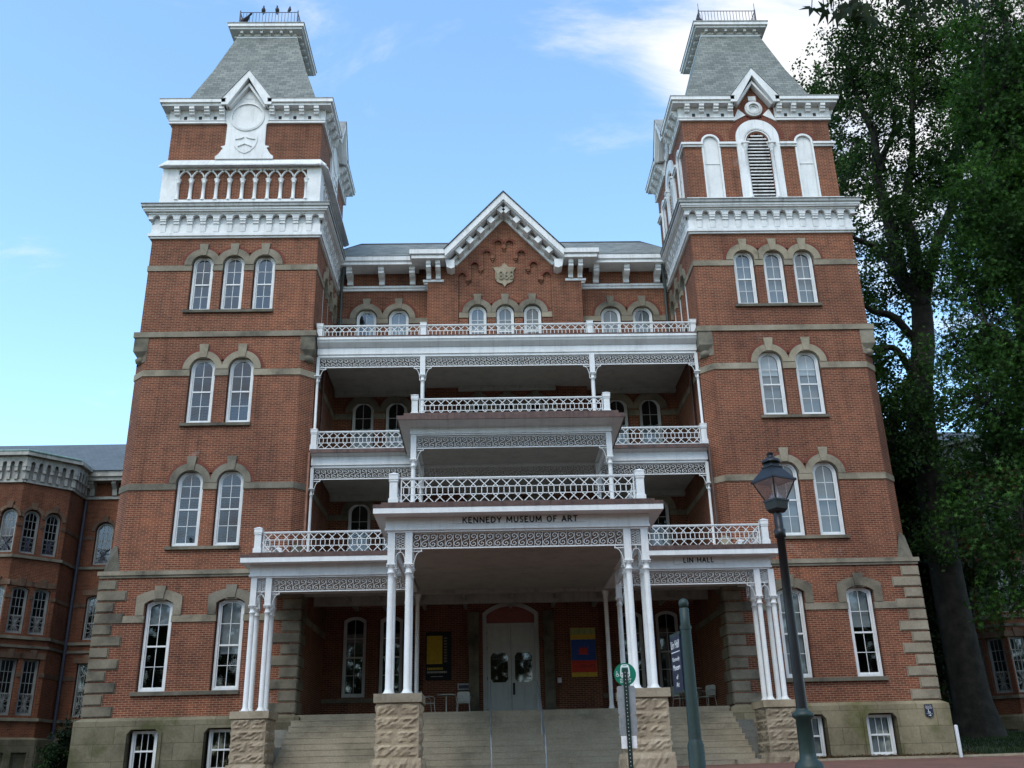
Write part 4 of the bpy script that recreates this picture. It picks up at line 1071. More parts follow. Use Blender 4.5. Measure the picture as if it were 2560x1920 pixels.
        pier(px0, px1, yw-.30, yw+.92, Wp)
        for x in cols:
            for y in (yw, yw+.62):
                c = MB(); column(c, x, y, 1.745, 4.77, 5.60); c.build('column', WHITE, Wp)
        c = MB(); lattice(c, ID, cols[0]+.09, cols[1]-.09, 5.22, 5.60, yw)
        if sx == 0: knee(c, cols[1]+.09, yw, 5.19, 1)
        else: knee(c, cols[0]-.09, yw, 5.19, -1); knee(c, 3.955+.09, yw, 5.19, 1)
        c.fr = sidefr(cols[0] if sx == 0 else cols[1]); lattice(c, None, yw+.09, yw+.53, 5.22, 5.60, 0)
        c.build_split('lattice', WHITE, Wp)
        if sx == 0: frieze(ID, cols[1]+.09, -2.5, 5.19, 5.58, yw, Wp)
        else: frieze(ID, 4.05, cols[0]-.09, 5.19, 5.58, yw, Wp)
        xo = cols[0] if sx == 0 else cols[1]
        frieze(sidefr(xo), yw+.71, -.15, 5.19, 5.58, 0, Wp)
        c = MB(); column(c, -2.45 if sx == 0 else 3.955, yw, 1.8 if False else 0.95, 4.80, 5.60); c.build('column', WHITE, Wp)
        if sx == 0: railing(ID, ps+.15, -2.45, 6.36, 7.045, yw, Wp)
        else: railing(ID, 3.98, ps-.15, 6.36, 7.045, yw, Wp)
        railing(sidefr(ps), yw+.15, -.25, 6.36, 7.045, 0, Wp)
        for y in (yw, -.18):
            c = MB(); post(c, ps, y, 6.345, 7.21); c.build('rail_post', WHITE, Wp)
        if sx == 1:
            pl = MB(); pl.box(5.70, 7.28, yw-.128, yw-.115, 5.79, 5.985); plo = pl.build('name_board', WHITE, Wp)
            board_text('LIN HALL', 6.47, yw-.129, 5.83, .155, .95, plo, LETTER)
            fr_ = MB(); fr_.box(5.70, 7.28, yw-.131, yw-.127, 5.788, 5.792); fr_.box(5.70, 5.706, yw-.131, yw-.127, 5.79, 5.985); fr_.build('board_line', EAVE_D, plo)
    # ---- first floor deck between the towers (ceiling of the ground porch)
    m = MB(); m.box(XL+.02, XR-.02, -.02, YG-.01, 5.95, 6.33)
    m.box(-2.35, 3.85, -3.0, -.02, 5.705, 6.02)
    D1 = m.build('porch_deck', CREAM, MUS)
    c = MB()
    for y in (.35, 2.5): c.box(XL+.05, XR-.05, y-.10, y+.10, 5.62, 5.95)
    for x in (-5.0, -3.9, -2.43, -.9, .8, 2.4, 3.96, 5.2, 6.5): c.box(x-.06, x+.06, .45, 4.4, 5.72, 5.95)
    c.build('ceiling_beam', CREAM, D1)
    c = MB(); 
    for x in (-2.43, 3.96): c.lathe(x, .35, [(.11, 1.8), (.09, 1.86), (.07, 1.95), (.068, 5.4), (.10, 5.5), (.12, 5.62)], 12)
    c.build_split('iron_post', WHITE, D1)
    # ---- second and third floor verandas between the towers
    yv = .5
    for k, (zf, zfl, zc, fz0, fz1, ra, rb) in enumerate(((10.28, 10.80, 9.0, 9.77, 10.17, 10.91, 11.58), (14.55, 15.18, 13.45, 14.08, 14.46, 15.13, 15.81))):
        m = MB()
        a, b = XL+.06, XR-.04
        if k == 0:
            m.box(a, b, yv-.08, yv+.12, 10.46, 10.66); m.box(a, b, yv-.11, yv+.12, 10.27, 10.46); m.box(a+.02, b-.02, yv-.06, yv+.14, 10.185, 10.27)
            m.prism_x([(yv-.08, 10.66), (yv-.08, 10.58), (yv-.30, 10.66)], a, b)
        else:
            m.box(a, b, yv-.34, yv+.1, 15.09, 15.19); m.prism_x([(yv-.32, 15.09), (yv-.28, 15.0), (yv-.12, 14.86), (yv-.06, 14.82), (yv+.12, 14.82), (yv+.12, 15.09)], a, b)
            m.box(a, b, yv-.10, yv+.12, 14.58, 14.82); m.box(a+.02, b-.02, yv-.06, yv+.14, 14.48, 14.58)
        V = m.build('veranda', WHITE, MUS)
        c = MB(); c.box(a+.02, b-.02, yv+.12, YC-.02 if False else YG-.005, zf+.06 if k == 0 else 14.80, zfl); 
        for a_, b_ in ((XL+.05, GL-.01), (GR+.01, XR-.05)): c.box(a_, b_, YG-.005, YC-.005, zf+.06 if k == 0 else 14.80, zfl)
        for a_, b_ in ((XL+.05, GL-.3), (GR+.3, XR-.05)): c.box(a_, b_, YC-.28, YC-.006, zf-.14 if k == 0 else 14.62, zf+.06 if k == 0 else 14.80)
        c.box(-1.16, 2.86, YG-.25, YG-.006, zf-.10 if k == 0 else 14.62, zf+.06 if k == 0 else 14.80)
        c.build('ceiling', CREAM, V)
        c = MB()
        if k == 0: c.box(a-.02, b+.02, yv-.36, yv+.05, 10.66, 10.80); c.box(a, b, yv-.2, yv+.3, 10.80, 10.84)
        else: c.box(a, b, yv-.35, yv+.05, 15.19, 15.24)
        c.build('gutter', COPPER, V)
        zlow = 6.33 if k == 0 else 10.84
        for i, x in enumerate((XL+.10, -2.37, 3.97, XR-.08)):
            if k == 0 and i in (1, 2): pass
            c = MB()
            if i in (0, 3): column(c, x, yv, zlow, 13.72 if k else 9.40, fz1+.04, .05, .055)
            else: column(c, x, yv, zlow, 13.72 if k else 9.40, fz1+.04, .075, .095)
            c.build('column', WHITE, V)
        e = [XL+.16, -2.46, -2.28, 3.88, 4.06, XR-.14]
        kn = MB()
        for i in range(0, 6, 2):
            frieze(ID, e[i], e[i+1], fz0, fz1, yv, V); knee(kn, e[i], yv, fz0, 1); knee(kn, e[i+1], yv, fz0, -1)
        kn.build_split('knee_bracket', WHITE, V)
        ps = (XL+.10, -2.36, 3.96, XR-.08)
        for i, x in enumerate(ps):
            if k == 0 and i in (1, 2): continue
            c = MB(); post(c, x, yv, ra-.03, ra+.80); c.build('rail_post', WHITE, V)
        if k == 0:
            railing(ID, ps[0]+.12, -2.45, ra, rb, yv, V); railing(ID, 4.05, ps[3]-.12, ra, rb, yv, V)
        else:
            for i in range(3): railing(ID, ps[i]+.12, ps[i+1]-.12, ra, rb, yv, V)
    # ---- projecting middle balcony over the entrance
    y2 = -2.8
    m = MB(); m.box(-2.51, 4.09, y2-.10, yv-.11, 10.30, 10.46); m.box(-2.53, 4.11, y2-.13, yv-.11, 10.455, 10.48); m.box(-2.52, 4.10, y2-.12, yv-.12, 10.27, 10.30); m.box(-2.48, 4.06, y2-.08, y2+.12, 10.225, 10.27)
    for x0, x1 in ((-2.48, -2.28), (3.86, 4.06)): m.box(x0, x1, y2+.12, yv-.12, 10.225, 10.27)
    m.add([(-2.53, y2-.13, 10.48), (4.11, y2-.13, 10.48), (4.44, y2-.66, 10.56), (-2.86, y2-.66, 10.56), (4.44, yv-.12, 10.56), (-2.86, yv-.12, 10.56), (4.11, yv-.12, 10.48), (-2.53, yv-.12, 10.48)], [(0, 1, 2, 3), (1, 6, 4, 2), (0, 3, 5, 7)])
    Bp = m.build('middle_balcony', WHITE, MUS)
    c = MB(); c.box(-2.91, 4.49, y2-.71, yv-.37, 10.56, 10.70); c.box(-2.7, 4.3, y2-.5, yv-.37, 10.70, 10.86); c.build('copper_roof', COPPER, Bp)
    c = MB(); c.box(-2.28, 3.86, y2+.12, yv-.12, 10.228, 10.268); c.build('ceiling', CREAM, Bp)
    for x in (-2.40, 3.985):
        c = MB(); column(c, x, y2, 6.30, 9.40, 10.225, .075, .09); c.build('column', WHITE, Bp)
        frieze(sidefr(x), y2+.1, yv-.12, 9.80, 10.20, 0, Bp)
        railing(sidefr(x), y2+.13, yv-.05, 10.88, 11.54, 0, Bp)
        c = MB(); post(c, x+(.02 if x < 0 else 0), y2, 10.86, 11.70); c.build('rail_post', WHITE, Bp)
    frieze(ID, -2.31, 3.895, 9.80, 10.20, y2, Bp)
    kn = MB(); knee(kn, -2.31, y2, 9.80, 1); knee(kn, 3.895, y2, 9.80, -1); kn.build_split('knee_bracket', WHITE, Bp)
    railing(ID, -2.24, 3.86, 10.88, 11.54, y2, Bp)
    # ---- pipes
    pp = MB()
    pp.tube([(XL+.03, .12, 10.66), (XL+.03, .10, 6.3)], .045, 8); pp.build('downpipe', PIPE, MUS)
    pp = MB(); pp.tube([(XR-.02, .12, 10.66), (XR-.02, .10, 6.3)], .05, 8); pp.tube([(XR-.25, .55, 14.9), (XR-.10, 1.6, 14.1), (XR-.10, 1.6, 10.8)], .06, 8); pp.build('downpipe', COPPER, MUS)
    pp = MB(); pp.tube([(XL+.35, .55, 14.9), (XL+.12, 1.6, 14.1), (XL+.12, 1.6, 10.8)], .06, 8); pp.build('downpipe', COPPER, MUS)
    for x in (XL+.12, XR-.12):
        pp = MB(); pp.tube([(x+(.15 if x < 0 else -.15), 4.3, 20.4), (x, 4.75, 19.4), (x, 4.85, 18.9), (x, 4.85, 15.2)], .065, 8); pp.build('downpipe', GREENPIPE, MUS)
porches()

# ------------------------------------------------------------------ entrance door
def doors():
    y = YG+.10
    m = MB(); 
    L0 = [(-.27, 1.8)] + [(1.85, 1.8)] + arch(.79, 2.12, 1.8, 5.58, .40, 12)[2:]
    L1 = [(-.12, 1.8)] + [(1.70, 1.8)] + arch(.79, 1.82, 1.8, 5.50, .34, 12)[2:]
    q = lambda L, yy: [(a, yy, b) for a, b in L]
    A, B = L0[1:]+L0[:1], L1[1:]+L1[:1]
    m.quadstrip(q(A, y-.04), q(B, y-.04), False); m.quadstrip(q(B, y-.04), q(B, y+.1), False); m.quadstrip(q(A, y-.04), q(A, y+.1), False)
    m.box(-.12, 1.70, y-.02, y+.08, 5.10, 5.20)
    D = m.build('doorway', DOORP, MUS)
    t = MB(); t.add([(a, y+.06, max(b, 5.2)) for a, b in L1], [tuple(range(len(L1)))]); t.build('transom_panel', SALMON, D)
    for s_, x0, x1 in ((0, -.115, .785), (1, .795, 1.695)):
        m = MB(); xm = (x0+x1)/2
        ga = [(x0+.22, 3.05), (x0+.12, 3.17), (x0+.12, 3.98), (x0+.22, 4.12), (x1-.22, 4.12), (x1-.12, 3.98), (x1-.12, 3.17), (x1-.22, 3.05)]
        ga = [(max(a, x0+.13) if a < xm else a, b) for a, b in ga]
        pts = [[Vector((a, b, 0)) for a, b in ((x0, 1.81), (x1, 1.81), (x1, 5.10), (x0, 5.10))], [Vector((a, b, 0)) for a, b in ga]]
        fl = [(p.x, y+.03, p.y) for l in pts for p in l]; m.add(fl, [tuple(k) for k in tessellate_polygon(pts)])
        m.quadstrip([(a, y+.03, b) for a, b in ga], [(a, y+.08, b) for a, b in ga])
        for z0, z1 in ((2.0, 2.62), (4.30, 4.92)):
            ring_ = [(x0+.18, z0), (x1-.18, z0), (x1-.10, z0+.09), (x1-.10, z1-.09), (x1-.18, z1), (x0+.18, z1), (x0+.10, z1-.09), (x0+.10, z0+.09)]
            for a, b in zip(ring_, ring_[1:]+ring_[:1]): m.bar(a[0], a[1], b[0], b[1], .025, y+.012, y+.034)
        dl = m.build('door', DOORP, MUS)
        g = MB(); g.add([(a, y+.06, b) for a, b in ga], [tuple(range(8))]); g.build('door_glass', GLASS_G, dl)
        if s_ == 1:
            h = MB(); h.box(x0+.04, x0+.12, y-.0, y+.032, 2.60, 3.02); h.tube([(x0+.08, y-.05, 2.66), (x0+.08, y-.05, 2.96)], .012, 6); h.build('door_handle', IRON, dl)
        else:
            h = MB()
            for z in (2.05, 3.2, 4.3, 4.85): h.tube([(x0+.0, y+.02, z-.06), (x0+.0, y+.02, z+.06)], .02, 6)
            h.build('hinge', IRON, dl)
    # stone pilasters beside the door
    p = MB()
    for a, b in ((-.80, -.42), (2.02, 2.40)):
        p.box(a, b, YG-.16, YG+.02, 2.1, 4.5); p.box(a-.06, b+.06, YG-.20, YG+.02, 1.8, 2.1); p.box(a-.05, b+.05, YG-.20, YG+.02, 4.5, 4.62); p.box(a-.02, b+.02, YG-.17, YG+.02, 4.62, 5.6)
    p.build_split('pilaster', STONE_D, MUS)
doors()
lamp_ = MB(); lamp_.box(.02, .44, 6.3, 6.6, 4.55, 4.60); lo_ = lamp_.build('foyer_ceiling_light', plain('lit_panel', (1.0, .70, .30), .5, 0, 4.0))
tag(lo_, 'glowing orange ceiling lamp seen through the glass of the white entrance door', 'ceiling lamp')
hang = MB(); hang.tube([(.23, 6.45, 4.60), (.23, 6.45, 5.98)], .012, 6); hang.build('hanging_rod', IRON, lo_)

# ------------------------------------------------------------------ front steps
def steps():
    m = MB(); n = 10; r = .18; t = .32; x0, x1 = -6.34, 7.76
    for i in range(n):
        top = 1.80-r*i; y0 = -t*i
        m.box(x0, x1, y0-t+.0 if i else -.0-t*0-.001, y0 if i else YG-.02, top-r-.02 if i else 1.62, top) if False else None
    prof = [(YG+.35, 1.80), (0, 1.80)]
    for i in range(n):
        z = 1.80-r*(i+1); y = -t*i
        prof += [(y, z), (y-t-.0, z), (y-t-.010, z), (y-t-.010, z-.03), (y-t, z-.03)]
    prof = prof[:-4]; prof += [(-t*(n-1), -.3), (YG+.35, -.3)]
    m.prism_x(prof, x0, x1)
    root = thing('entrance_stairs', 'wide flight of worn tan stone steps climbing between the porch piers to the entrance', 'steps')
    m.build('stair_flight', STEP, root)
    c = MB()
    for a, b in ((-7.0, -6.345), (7.765, 8.35)):
        for i in range(5):
            c.box(a, b, -.55*(i+1), -.55*i, -.3, 1.34-.27*i)
    c.build_split('cheek_wall', CHEEK, root)
    k = MB(); k.box(7.05, 7.98, -3.30, -2.95, -.1, .15); k.build('loose_block', CAPST, root)
    for x in (.0, 1.56):
        h = MB()
        h.tube([(x, -3.35, 0), (x, -3.35, .88), (x, -3.0, 1.02), (x, .15, 2.72), (x, .6, 2.74), (x, .6, 1.8)], .022, 8)
        h.tube([(x, -3.0, .62), (x, .15, 2.30)], .015, 6); h.tube([(x, -1.4, 1.0), (x, -1.4, 1.88)], .02, 8)
        h.build('handrail', STEELG, root)
steps()

# ------------------------------------------------------------------ lower wings
def wing(mirror):
    sg = -1 if mirror else 1
    X = lambda x: x if not mirror else 2*.83-x
    root = thing('brick_wing', 'lower three-storey brick wing whose faceted bay has a clear white arcaded cornice and grey roof' if not mirror else 'shaded brick wing almost hidden behind the big tree trunk and hanging leaves', 'building')
    # strip wall at y=17, bay side x=-21.15, angled face, front face
    pts = [(-9.5, 17.0), (-21.15, 17.0), (-21.15, 15.2), (-22.775, 13.575), (-26.6, 13.575), (-28.2, 15.2), (-28.2, 17.0), (-44.0, 17.0)]
    pts = [(X(a), b) for a, b in pts]
    w = MB(); wins = []
    rows = ((2.85, 5.35, 0), (6.15+.35, 8.55, .12), (10.25, 12.0, None))
    zt = 15.0
    bases = MB(); belt = MB(); corn = MB(); sill = MB()
    for i in range(len(pts)-1):
        (ax, ay), (bx, by) = pts[i], pts[i+1]
        L = math.hypot(bx-ax, by-ay)
        # frame with its x along the wall, outside toward local -y
        if not mirror: ang = math.atan2(ay-by, ax-bx); fr = FR(bx, by, ang)
        else: ang = math.atan2(by-ay, bx-ax); fr = FR(ax, ay, ang)
        xs = []
        if i == 0: xs = [1.25] if not mirror else [L-1.25]
        if i == 0: xs += [3.6, 6.4] if not mirror else [L-3.6, L-6.4]
        if i == 2: xs = [L*.29, L*.73]
        if i == 3: xs = [L*.12, L*.37, L*.63, L*.88]
        if i == 4: xs = [L*.3, L*.72]
        if i == 6: xs = [2.0, 5.0, 8.0, 11.0]
        holes = []
        ww = .74 if i != 0 else .86
        for x in xs:
            for z0, zs, ri in rows:
                holes.append(arch(x, ww+.06, z0, zs-(0 if ri is None else 0), ri)); wins.append((fr, x, z0, zs, ri, ww))
        w.fr = fr; w.wall([(0, 1.7), (L, 1.7), (L, zt), (0, zt)], holes, 0, .3)
        for z0, zs, ri in rows:
            pass
        for f_ in (bases, belt, corn, sill): f_.fr = fr
        hb = [[(x-.35, .3), (x+.35, .3), (x+.35, 1.25), (x-.35, 1.25)] for x in xs]
        bases.wall([(-.12, -.5), (L+.12, -.5), (L+.12, 1.8), (-.12, 1.8)], hb, -.15, .2)
        bases.add([(-.1, -.15, 1.8), (L+.1, -.15, 1.8), (L, 0, 1.9), (0, 0, 1.9)], [(0, 1, 2, 3)])
        for h_ in hb: bases.add([(h_[0][0], .0, .3), (h_[1][0], .0, .3), (h_[1][0], .0, 1.25), (h_[0][0], .0, 1.25)], [(0, 1, 2, 3)])
        def segs(ww_):
            e = [-.03]
            for x in sorted(xs): e += [x-ww_/2-.02, x+ww_/2+.02]
            return e+[L+.03]
        for z in (2.72, 6.36, 10.12): sill.box(-.06, L+.06, -.09, .03, z-.12, z+.02)
        for z in (5.95,): sill.box(-.05, L+.05, -.07, .03, z-.10, z+.02)
        for za, zb in ((4.55, 4.75), (8.1, 8.28), (11.55, 11.7)):
            e = segs(ww)
            for k in range(0, len(e), 2): belt.box(e[k], e[k+1], -.03, .03, za, zb)
        # hood blocks
        for x in xs:
            for z0, zs, ri in rows:
                top = ztop(ww, zs, ri)
                if ri is None:
                    pr = None
                    for j in range(11):
                        a = PI*j/10; p_ = (x+(ww/2+.14)*math.cos(a), zs+(ww/2+.14)*math.sin(a))
                        if pr: belt.bar(pr[0], pr[1], p_[0], p_[1], .16, -.05, .02)
                        pr = p_
                    belt.prism([(x-.10, top+.04), (x+.10, top+.04), (x+.15, top+.36), (x-.15, top+.36)], -.08, .02)
                else:
                    belt.box(x-ww/2-.22, x+ww/2+.22, -.04, .02, top+.03, top+.28); belt.prism([(x-.10, top+.02), (x+.10, top+.02), (x+.15, top+.42), (x-.15, top+.42)], -.07, .02)
        # cornice: arcaded over the bay, brackets over the straight wall
        corn.box(-.1, L+.1, -.10, .05, 13.68, 13.82)
        if i in (0, 6):
            nbk = max(2, int(L/1.15))
            for k in range(nbk):
                x = (k+.35)*L/nbk
                corn.prism_x([(0, 14.55), (-.5, 14.55), (-.5, 14.42), (-.42, 14.35), (-.25, 14.18), (-.18, 13.85), (0, 13.85)], x-.12, x+.12)
            corn.box(-.3, L+.3, -.62, .3, 14.55, 14.75); corn.box(-.35, L+.35, -.72, .3, 14.75, 15.05)
        else:
            npp = max(3, round(L/.38)); pp = L/npp
            corn.box(-.05, L+.05, -.06, .02, 13.82, 14.95)
            poly = [(-.12, 14.95), (-.12, 14.42)]
            for k in range(npp):
                c_ = (k+.5)*pp
                poly += [(c_-.10, 14.42)] + [(c_-.10*math.cos(PI*j/6), 14.6+.10*math.sin(PI*j/6)) for j in range(7)] + [(c_+.10, 14.42)]
            poly += [(L+.12, 14.42), (L+.12, 14.95)]
            corn.prism(poly, -.30, -.16)
            for k in range(npp+1):
                c_ = k*pp; corn.box(c_-.085, c_+.085, -.28, .0, 14.22, 14.44); corn.box(c_-.085, c_+.085, -.18, .0, 13.82, 14.22)
            corn.box(-.22, L+.22, -.52, .2, 14.95, 15.15)
    w.build('wall', BRICK_W, root); bases.build('basement', STONE_B, root); sill.build_split('string_course', STONE_D, root); belt.build_split('window_hood', ARCHST, root); corn.build('cornice', CORN_W, root)
    for fr, x, z0, zs, ri, ww in wins:
        o = window(fr, x, z0+.01, zs, ww, .12, root, rise=ri, rows=6, cols=3, f=.07, meet=.36, trim=WTRIM, blind=0, mun=.03)
        c = MB(fr); zb = z0+.1; zt_ = z0+.1+(ztop(ww, zs, ri)-z0)*.34
        for k in range(7):
            a = x-ww/2+.1+k*(ww-.2)/6; c.bar(a, zb, x+ww/2-.1-k*(ww-.2)/6, zt_, .02, .13, .15)
        for k in range(4):
            c.bar(x-ww/2+.1, zb+(zt_-zb)*k/3, x+ww/2-.1, zt_-(zt_-zb)*k/3, .018, .13, .15)
        c.build('grille', IRON_R if ri is None else WTRIM, o)
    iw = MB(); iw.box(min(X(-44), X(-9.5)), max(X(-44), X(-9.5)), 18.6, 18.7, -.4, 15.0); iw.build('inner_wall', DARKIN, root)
    r = MB()
    xa, xb = X(-44.5), X(-9.0)
    r.add([(xa, 16.2, 15.05), (xb, 16.2, 15.05), (xb, 22.6, 18.6), (xa, 22.6, 18.6), (xb, 29, 15.05), (xa, 29, 15.05)], [(0, 1, 2, 3), (3, 2, 4, 5), (1, 4, 2), (0, 3, 5)])
    bp = [(X(a), b) for a, b in ((-20.75, 17.0), (-20.75, 14.9), (-22.55, 13.1), (-26.8, 13.1), (-28.6, 14.9), (-28.6, 17.0))]
    ap = (X(-24.7), 19.0, 15.9)
    r.add([(a, b, 15.16) for a, b in bp]+[ap], [(i, i+1, 6) for i in range(5)])
    r.build('roof', ROOF_W, root)
    gt = MB(); 
    for (a, b), (c_, d) in zip(bp, bp[1:]): gt.tube([(a, b, 15.17), (c_, d, 15.17)], .07, 6)
    gt.build('gutter', paint_mat('verdigris', (.20, .30, .27), .6, .4), root)
    p = MB(); p.tube([(X(-21.02), 16.9, 13.6), (X(-21.02), 16.9, 0)], .08, 8); p.build('downpipe', PIPE if False else IRON_R, root)
    return root
ARCHST = stone_mat('wing_hood_stone', (.12, .075, .05), (.07, .04, .028), (.17, .11, .075), 1.2)
CORN_W = paint_mat('old_cornice_paint', (.38, .36, .32), .7, .45, 0, 2.5)
WTRIM = paint_mat('wing_window_paint', (.24, .24, .22), .6, .3)
wing(False); wing(True)

# ------------------------------------------------------------------ ground
def gz(x, y):
    pr = [(-400, -6), (-80, -3.2), (-33, -1.62), (-20, -.74), (-13, -.20), (-9, -.03), (-4, .0), (30, .05), (400, .3)]
    for (a, za), (b, zb) in zip(pr, pr[1:]):
        if a <= y <= b: z = za+(zb-za)*(y-a)/(b-a); break
    if x > 14: z += min(1.4, max(0, (y+2)*.07))*min(1, (x-14)/3)
    if x > 5: z += .06*min(1, (x-5)/6)*(1 if y > -6 else 0)
    return z
def sheet(name, xs, ys, m, off=0., kind='structure'):
    b = MB(); nx = len(xs)
    b.add([(x, y, gz(x, y)+off) for y in ys for x in xs], [(j*nx+i, j*nx+i+1, (j+1)*nx+i+1, (j+1)*nx+i) for j in range(len(ys)-1) for i in range(nx-1)])
    return struct(b.build(name, m), kind)
def ground_mat(name, c1, c2, sc):
    m, t, b = mat(name); c = ramp(t, noise(t, sc, 8, .7), [(.3, c1), (.7, c2)]); t.links.new(c, b.inputs['Base Color']); b.inputs['Roughness'].default_value = .95
    bump(t, b, noise(t, 25, 5, .7), .6, .03); return m
def paver_mat():
    m, t, b = mat('brick_paver')
    g = objpos(t); br = t.nodes.new('ShaderNodeTexBrick'); t.links.new(g.outputs['Position'], br.inputs['Vector'])
    br.inputs['Color1'].default_value = (.20, .075, .045, 1); br.inputs['Color2'].default_value = (.13, .05, .033, 1); br.inputs['Mortar'].default_value = (.10, .075, .055, 1)
    br.inputs['Scale'].default_value = 1; br.inputs['Brick Width'].default_value = .2; br.inputs['Row Height'].default_value = .1; br.inputs['Mortar Size'].default_value = .006
    k = ramp(t, noise(t, 1.5, 6, .7), [(.3, (.6, .62, .6)), (.7, (1.15, 1.1, 1.05))])
    t.links.new(mixc(t, 1.0, br.outputs[0], k, 'MULTIPLY'), b.inputs['Base Color']); b.inputs['Roughness'].default_value = .85
    bump(t, b, mth(t, 'SUBTRACT', 1.0, br.outputs[1]), .4, .008); return m
GRASS = ground_mat('grass_ground', (.010, .018, .006), (.02, .033, .011), 3)
xsl = [-400, -150, -60, -40]+list(range(-30, 31, 2))+[40, 60, 150, 400]; ysl = [-400, -150, -80, -60, -50]+list(range(-44, 31, 2))+[40, 80, 200, 400]
sheet('ground', xsl, ysl, GRASS)
sheet('pavement', [-13.3+i for i in range(0, 46)], [-31.5+i*1.0 for i in range(0, 30)] + [-1.62], paver_mat(), .004)
kb = MB()
for i in range(40):
    x = 9.0+i*.6; x1 = x+.592; y0, y1 = -1.60, -1.45
    if x > 14.6: y0, y1 = -1.6-.02*(x-14.6), -1.0-.02*(x-14.6)
    zb = gz(x, -1.6); kb.box(x, x1, y0, y1, zb-.2, zb+.075)
struct(kb.build('kerb', STEP))
lt = MB(); rnd = random.Random(4)
for i in range(2600):
    x, y = rnd.uniform(9.0, 15.2), rnd.uniform(-1.42, -.28); z = gz(x, y)+.02+rnd.uniform(0, .05)+.10*max(0, (y+1.3))/1.1; a = rnd.uniform(0, 6.3); s_ = rnd.uniform(.02, .05)
    lt.add([(x+s_*math.cos(a), y+s_*math.sin(a), z), (x-s_*.6*math.sin(a), y+s_*.6*math.cos(a), z+rnd.uniform(-.015, .02)), (x-s_*math.cos(a), y-s_*math.sin(a), z), (x+s_*.6*math.sin(a), y-s_*.6*math.cos(a), z+rnd.uniform(-.015, .02))], [(0, 1, 2, 3)])
struct(lt.build('leaf_litter', leaf_mat('dead_leaf', (.05, .03, .015), (.12, .07, .03), (.20, .12, .05), .1)), 'stuff')
bdm = MB(); bdm.add([(9.0, -1.46, .07), (15.2, -1.46, .09), (15.2, -.2, .20), (9.0, -.2, .18)], [(0, 1, 2, 3)]); struct(bdm.build('planting_bed', ground_mat('bed_soil', (.02, .016, .01), (.06, .045, .028), 6)))
def np_mesh(name, V, F, m, parent=None):
    me = bpy.data.meshes.new(name); k = F.shape[1]
    me.vertices.add(len(V)); me.vertices.foreach_set('co', V.astype(np.float32).ravel())
    me.loops.add(F.size); me.loops.foreach_set('vertex_index', F.astype(np.int32).ravel())
    me.polygons.add(len(F)); me.polygons.foreach_set('loop_start', np.arange(0, F.size, k, dtype=np.int32))
    me.update(calc_edges=True); me.validate(); me.materials.append(m)
    o = bpy.data.objects.new(name, me); C.objects.link(o)
    if parent is not None: o.parent = parent
    return o
# grass blades on the lawn by the tower
n = 16000; gx_ = RNG.uniform(14.8, 24, n); gy_ = RNG.uniform(-1.2, 12, n)
gzv = np.array([gz(a, b) for a, b in zip(gx_, gy_)]); hh = RNG.uniform(.05, .13, n); an = RNG.uniform(0, 6.28, n); ln = RNG.normal(0, .03, (n, 2))
base = np.stack([gx_, gy_, gzv], 1); d = np.stack([np.cos(an), np.sin(an), 0*an], 1)*.012
tip = base + np.stack([ln[:, 0], ln[:, 1], hh], 1)
V = np.stack([base-d, base+d, tip], 1).reshape(-1, 3); F = np.arange(n*3).reshape(-1, 3)
struct(np_mesh('grass', V, F, leaf_mat('grass_blade', (.010, .022, .006), (.02, .04, .010), (.03, .055, .015), .25)), 'stuff')

# ------------------------------------------------------------------ trees
def rot_basis(n, up_bias=.3):
    nrm = RNG.normal(0, 1, (n, 3)); nrm[:, 2] += up_bias; nrm /= np.linalg.norm(nrm, axis=1)[:, None]
    t = RNG.normal(0, 1, (n, 3)); t -= (t*nrm).sum(1)[:, None]*nrm; t /= np.linalg.norm(t, axis=1)[:, None]
    return nrm, t, np.cross(nrm, t)
def kites(P, size, up_bias=.4):
    n = len(P); nrm, t, b = rot_basis(n, up_bias); s = size*RNG.uniform(.65, 1.25, n)[:, None]
    v0 = P-t*s*.5; v2 = P+t*s*.5; v1 = P+b*s*.32+nrm*s*.08; v3 = P-b*s*.32+nrm*s*.08
    V = np.stack([v0, v1, v2, v3], 1).reshape(-1, 3); return V, np.arange(4*n).reshape(-1, 4)
def stars(P, size, up_bias=.5, nrm=None):
    n = len(P); N_, t, b = rot_basis(n, up_bias); s = size*RNG.uniform(.7, 1.2, n)[:, None]
    vs = [P]; fs = []
    angs = np.radians([0, 62, 118, -118, -62]); order = [2, 1, 0, 4, 3]
    tips = [angs[i] for i in (2, 1, 0, 4, 3)]; ln = [.42, .52, .6, .52, .42]
    for a, l in zip(tips, ln): vs.append(P + (t*math.cos(a)+b*math.sin(a))*s*l - N_*s*.10)
    inn = [2.75, 1.57, .54, -.54, -1.57, -2.75]
    for a in inn: vs.append(P + (t*math.cos(a)+b*math.sin(a))*s*.17)
    V = np.stack(vs, 1)                         # n,12,3
    loc = np.array([(0, 6+k, 1+k, 7+k) for k in range(5)])
    F = (np.arange(n)[:, None, None]*12 + loc[None]).reshape(-1, 4)
    return V.reshape(-1, 3), F
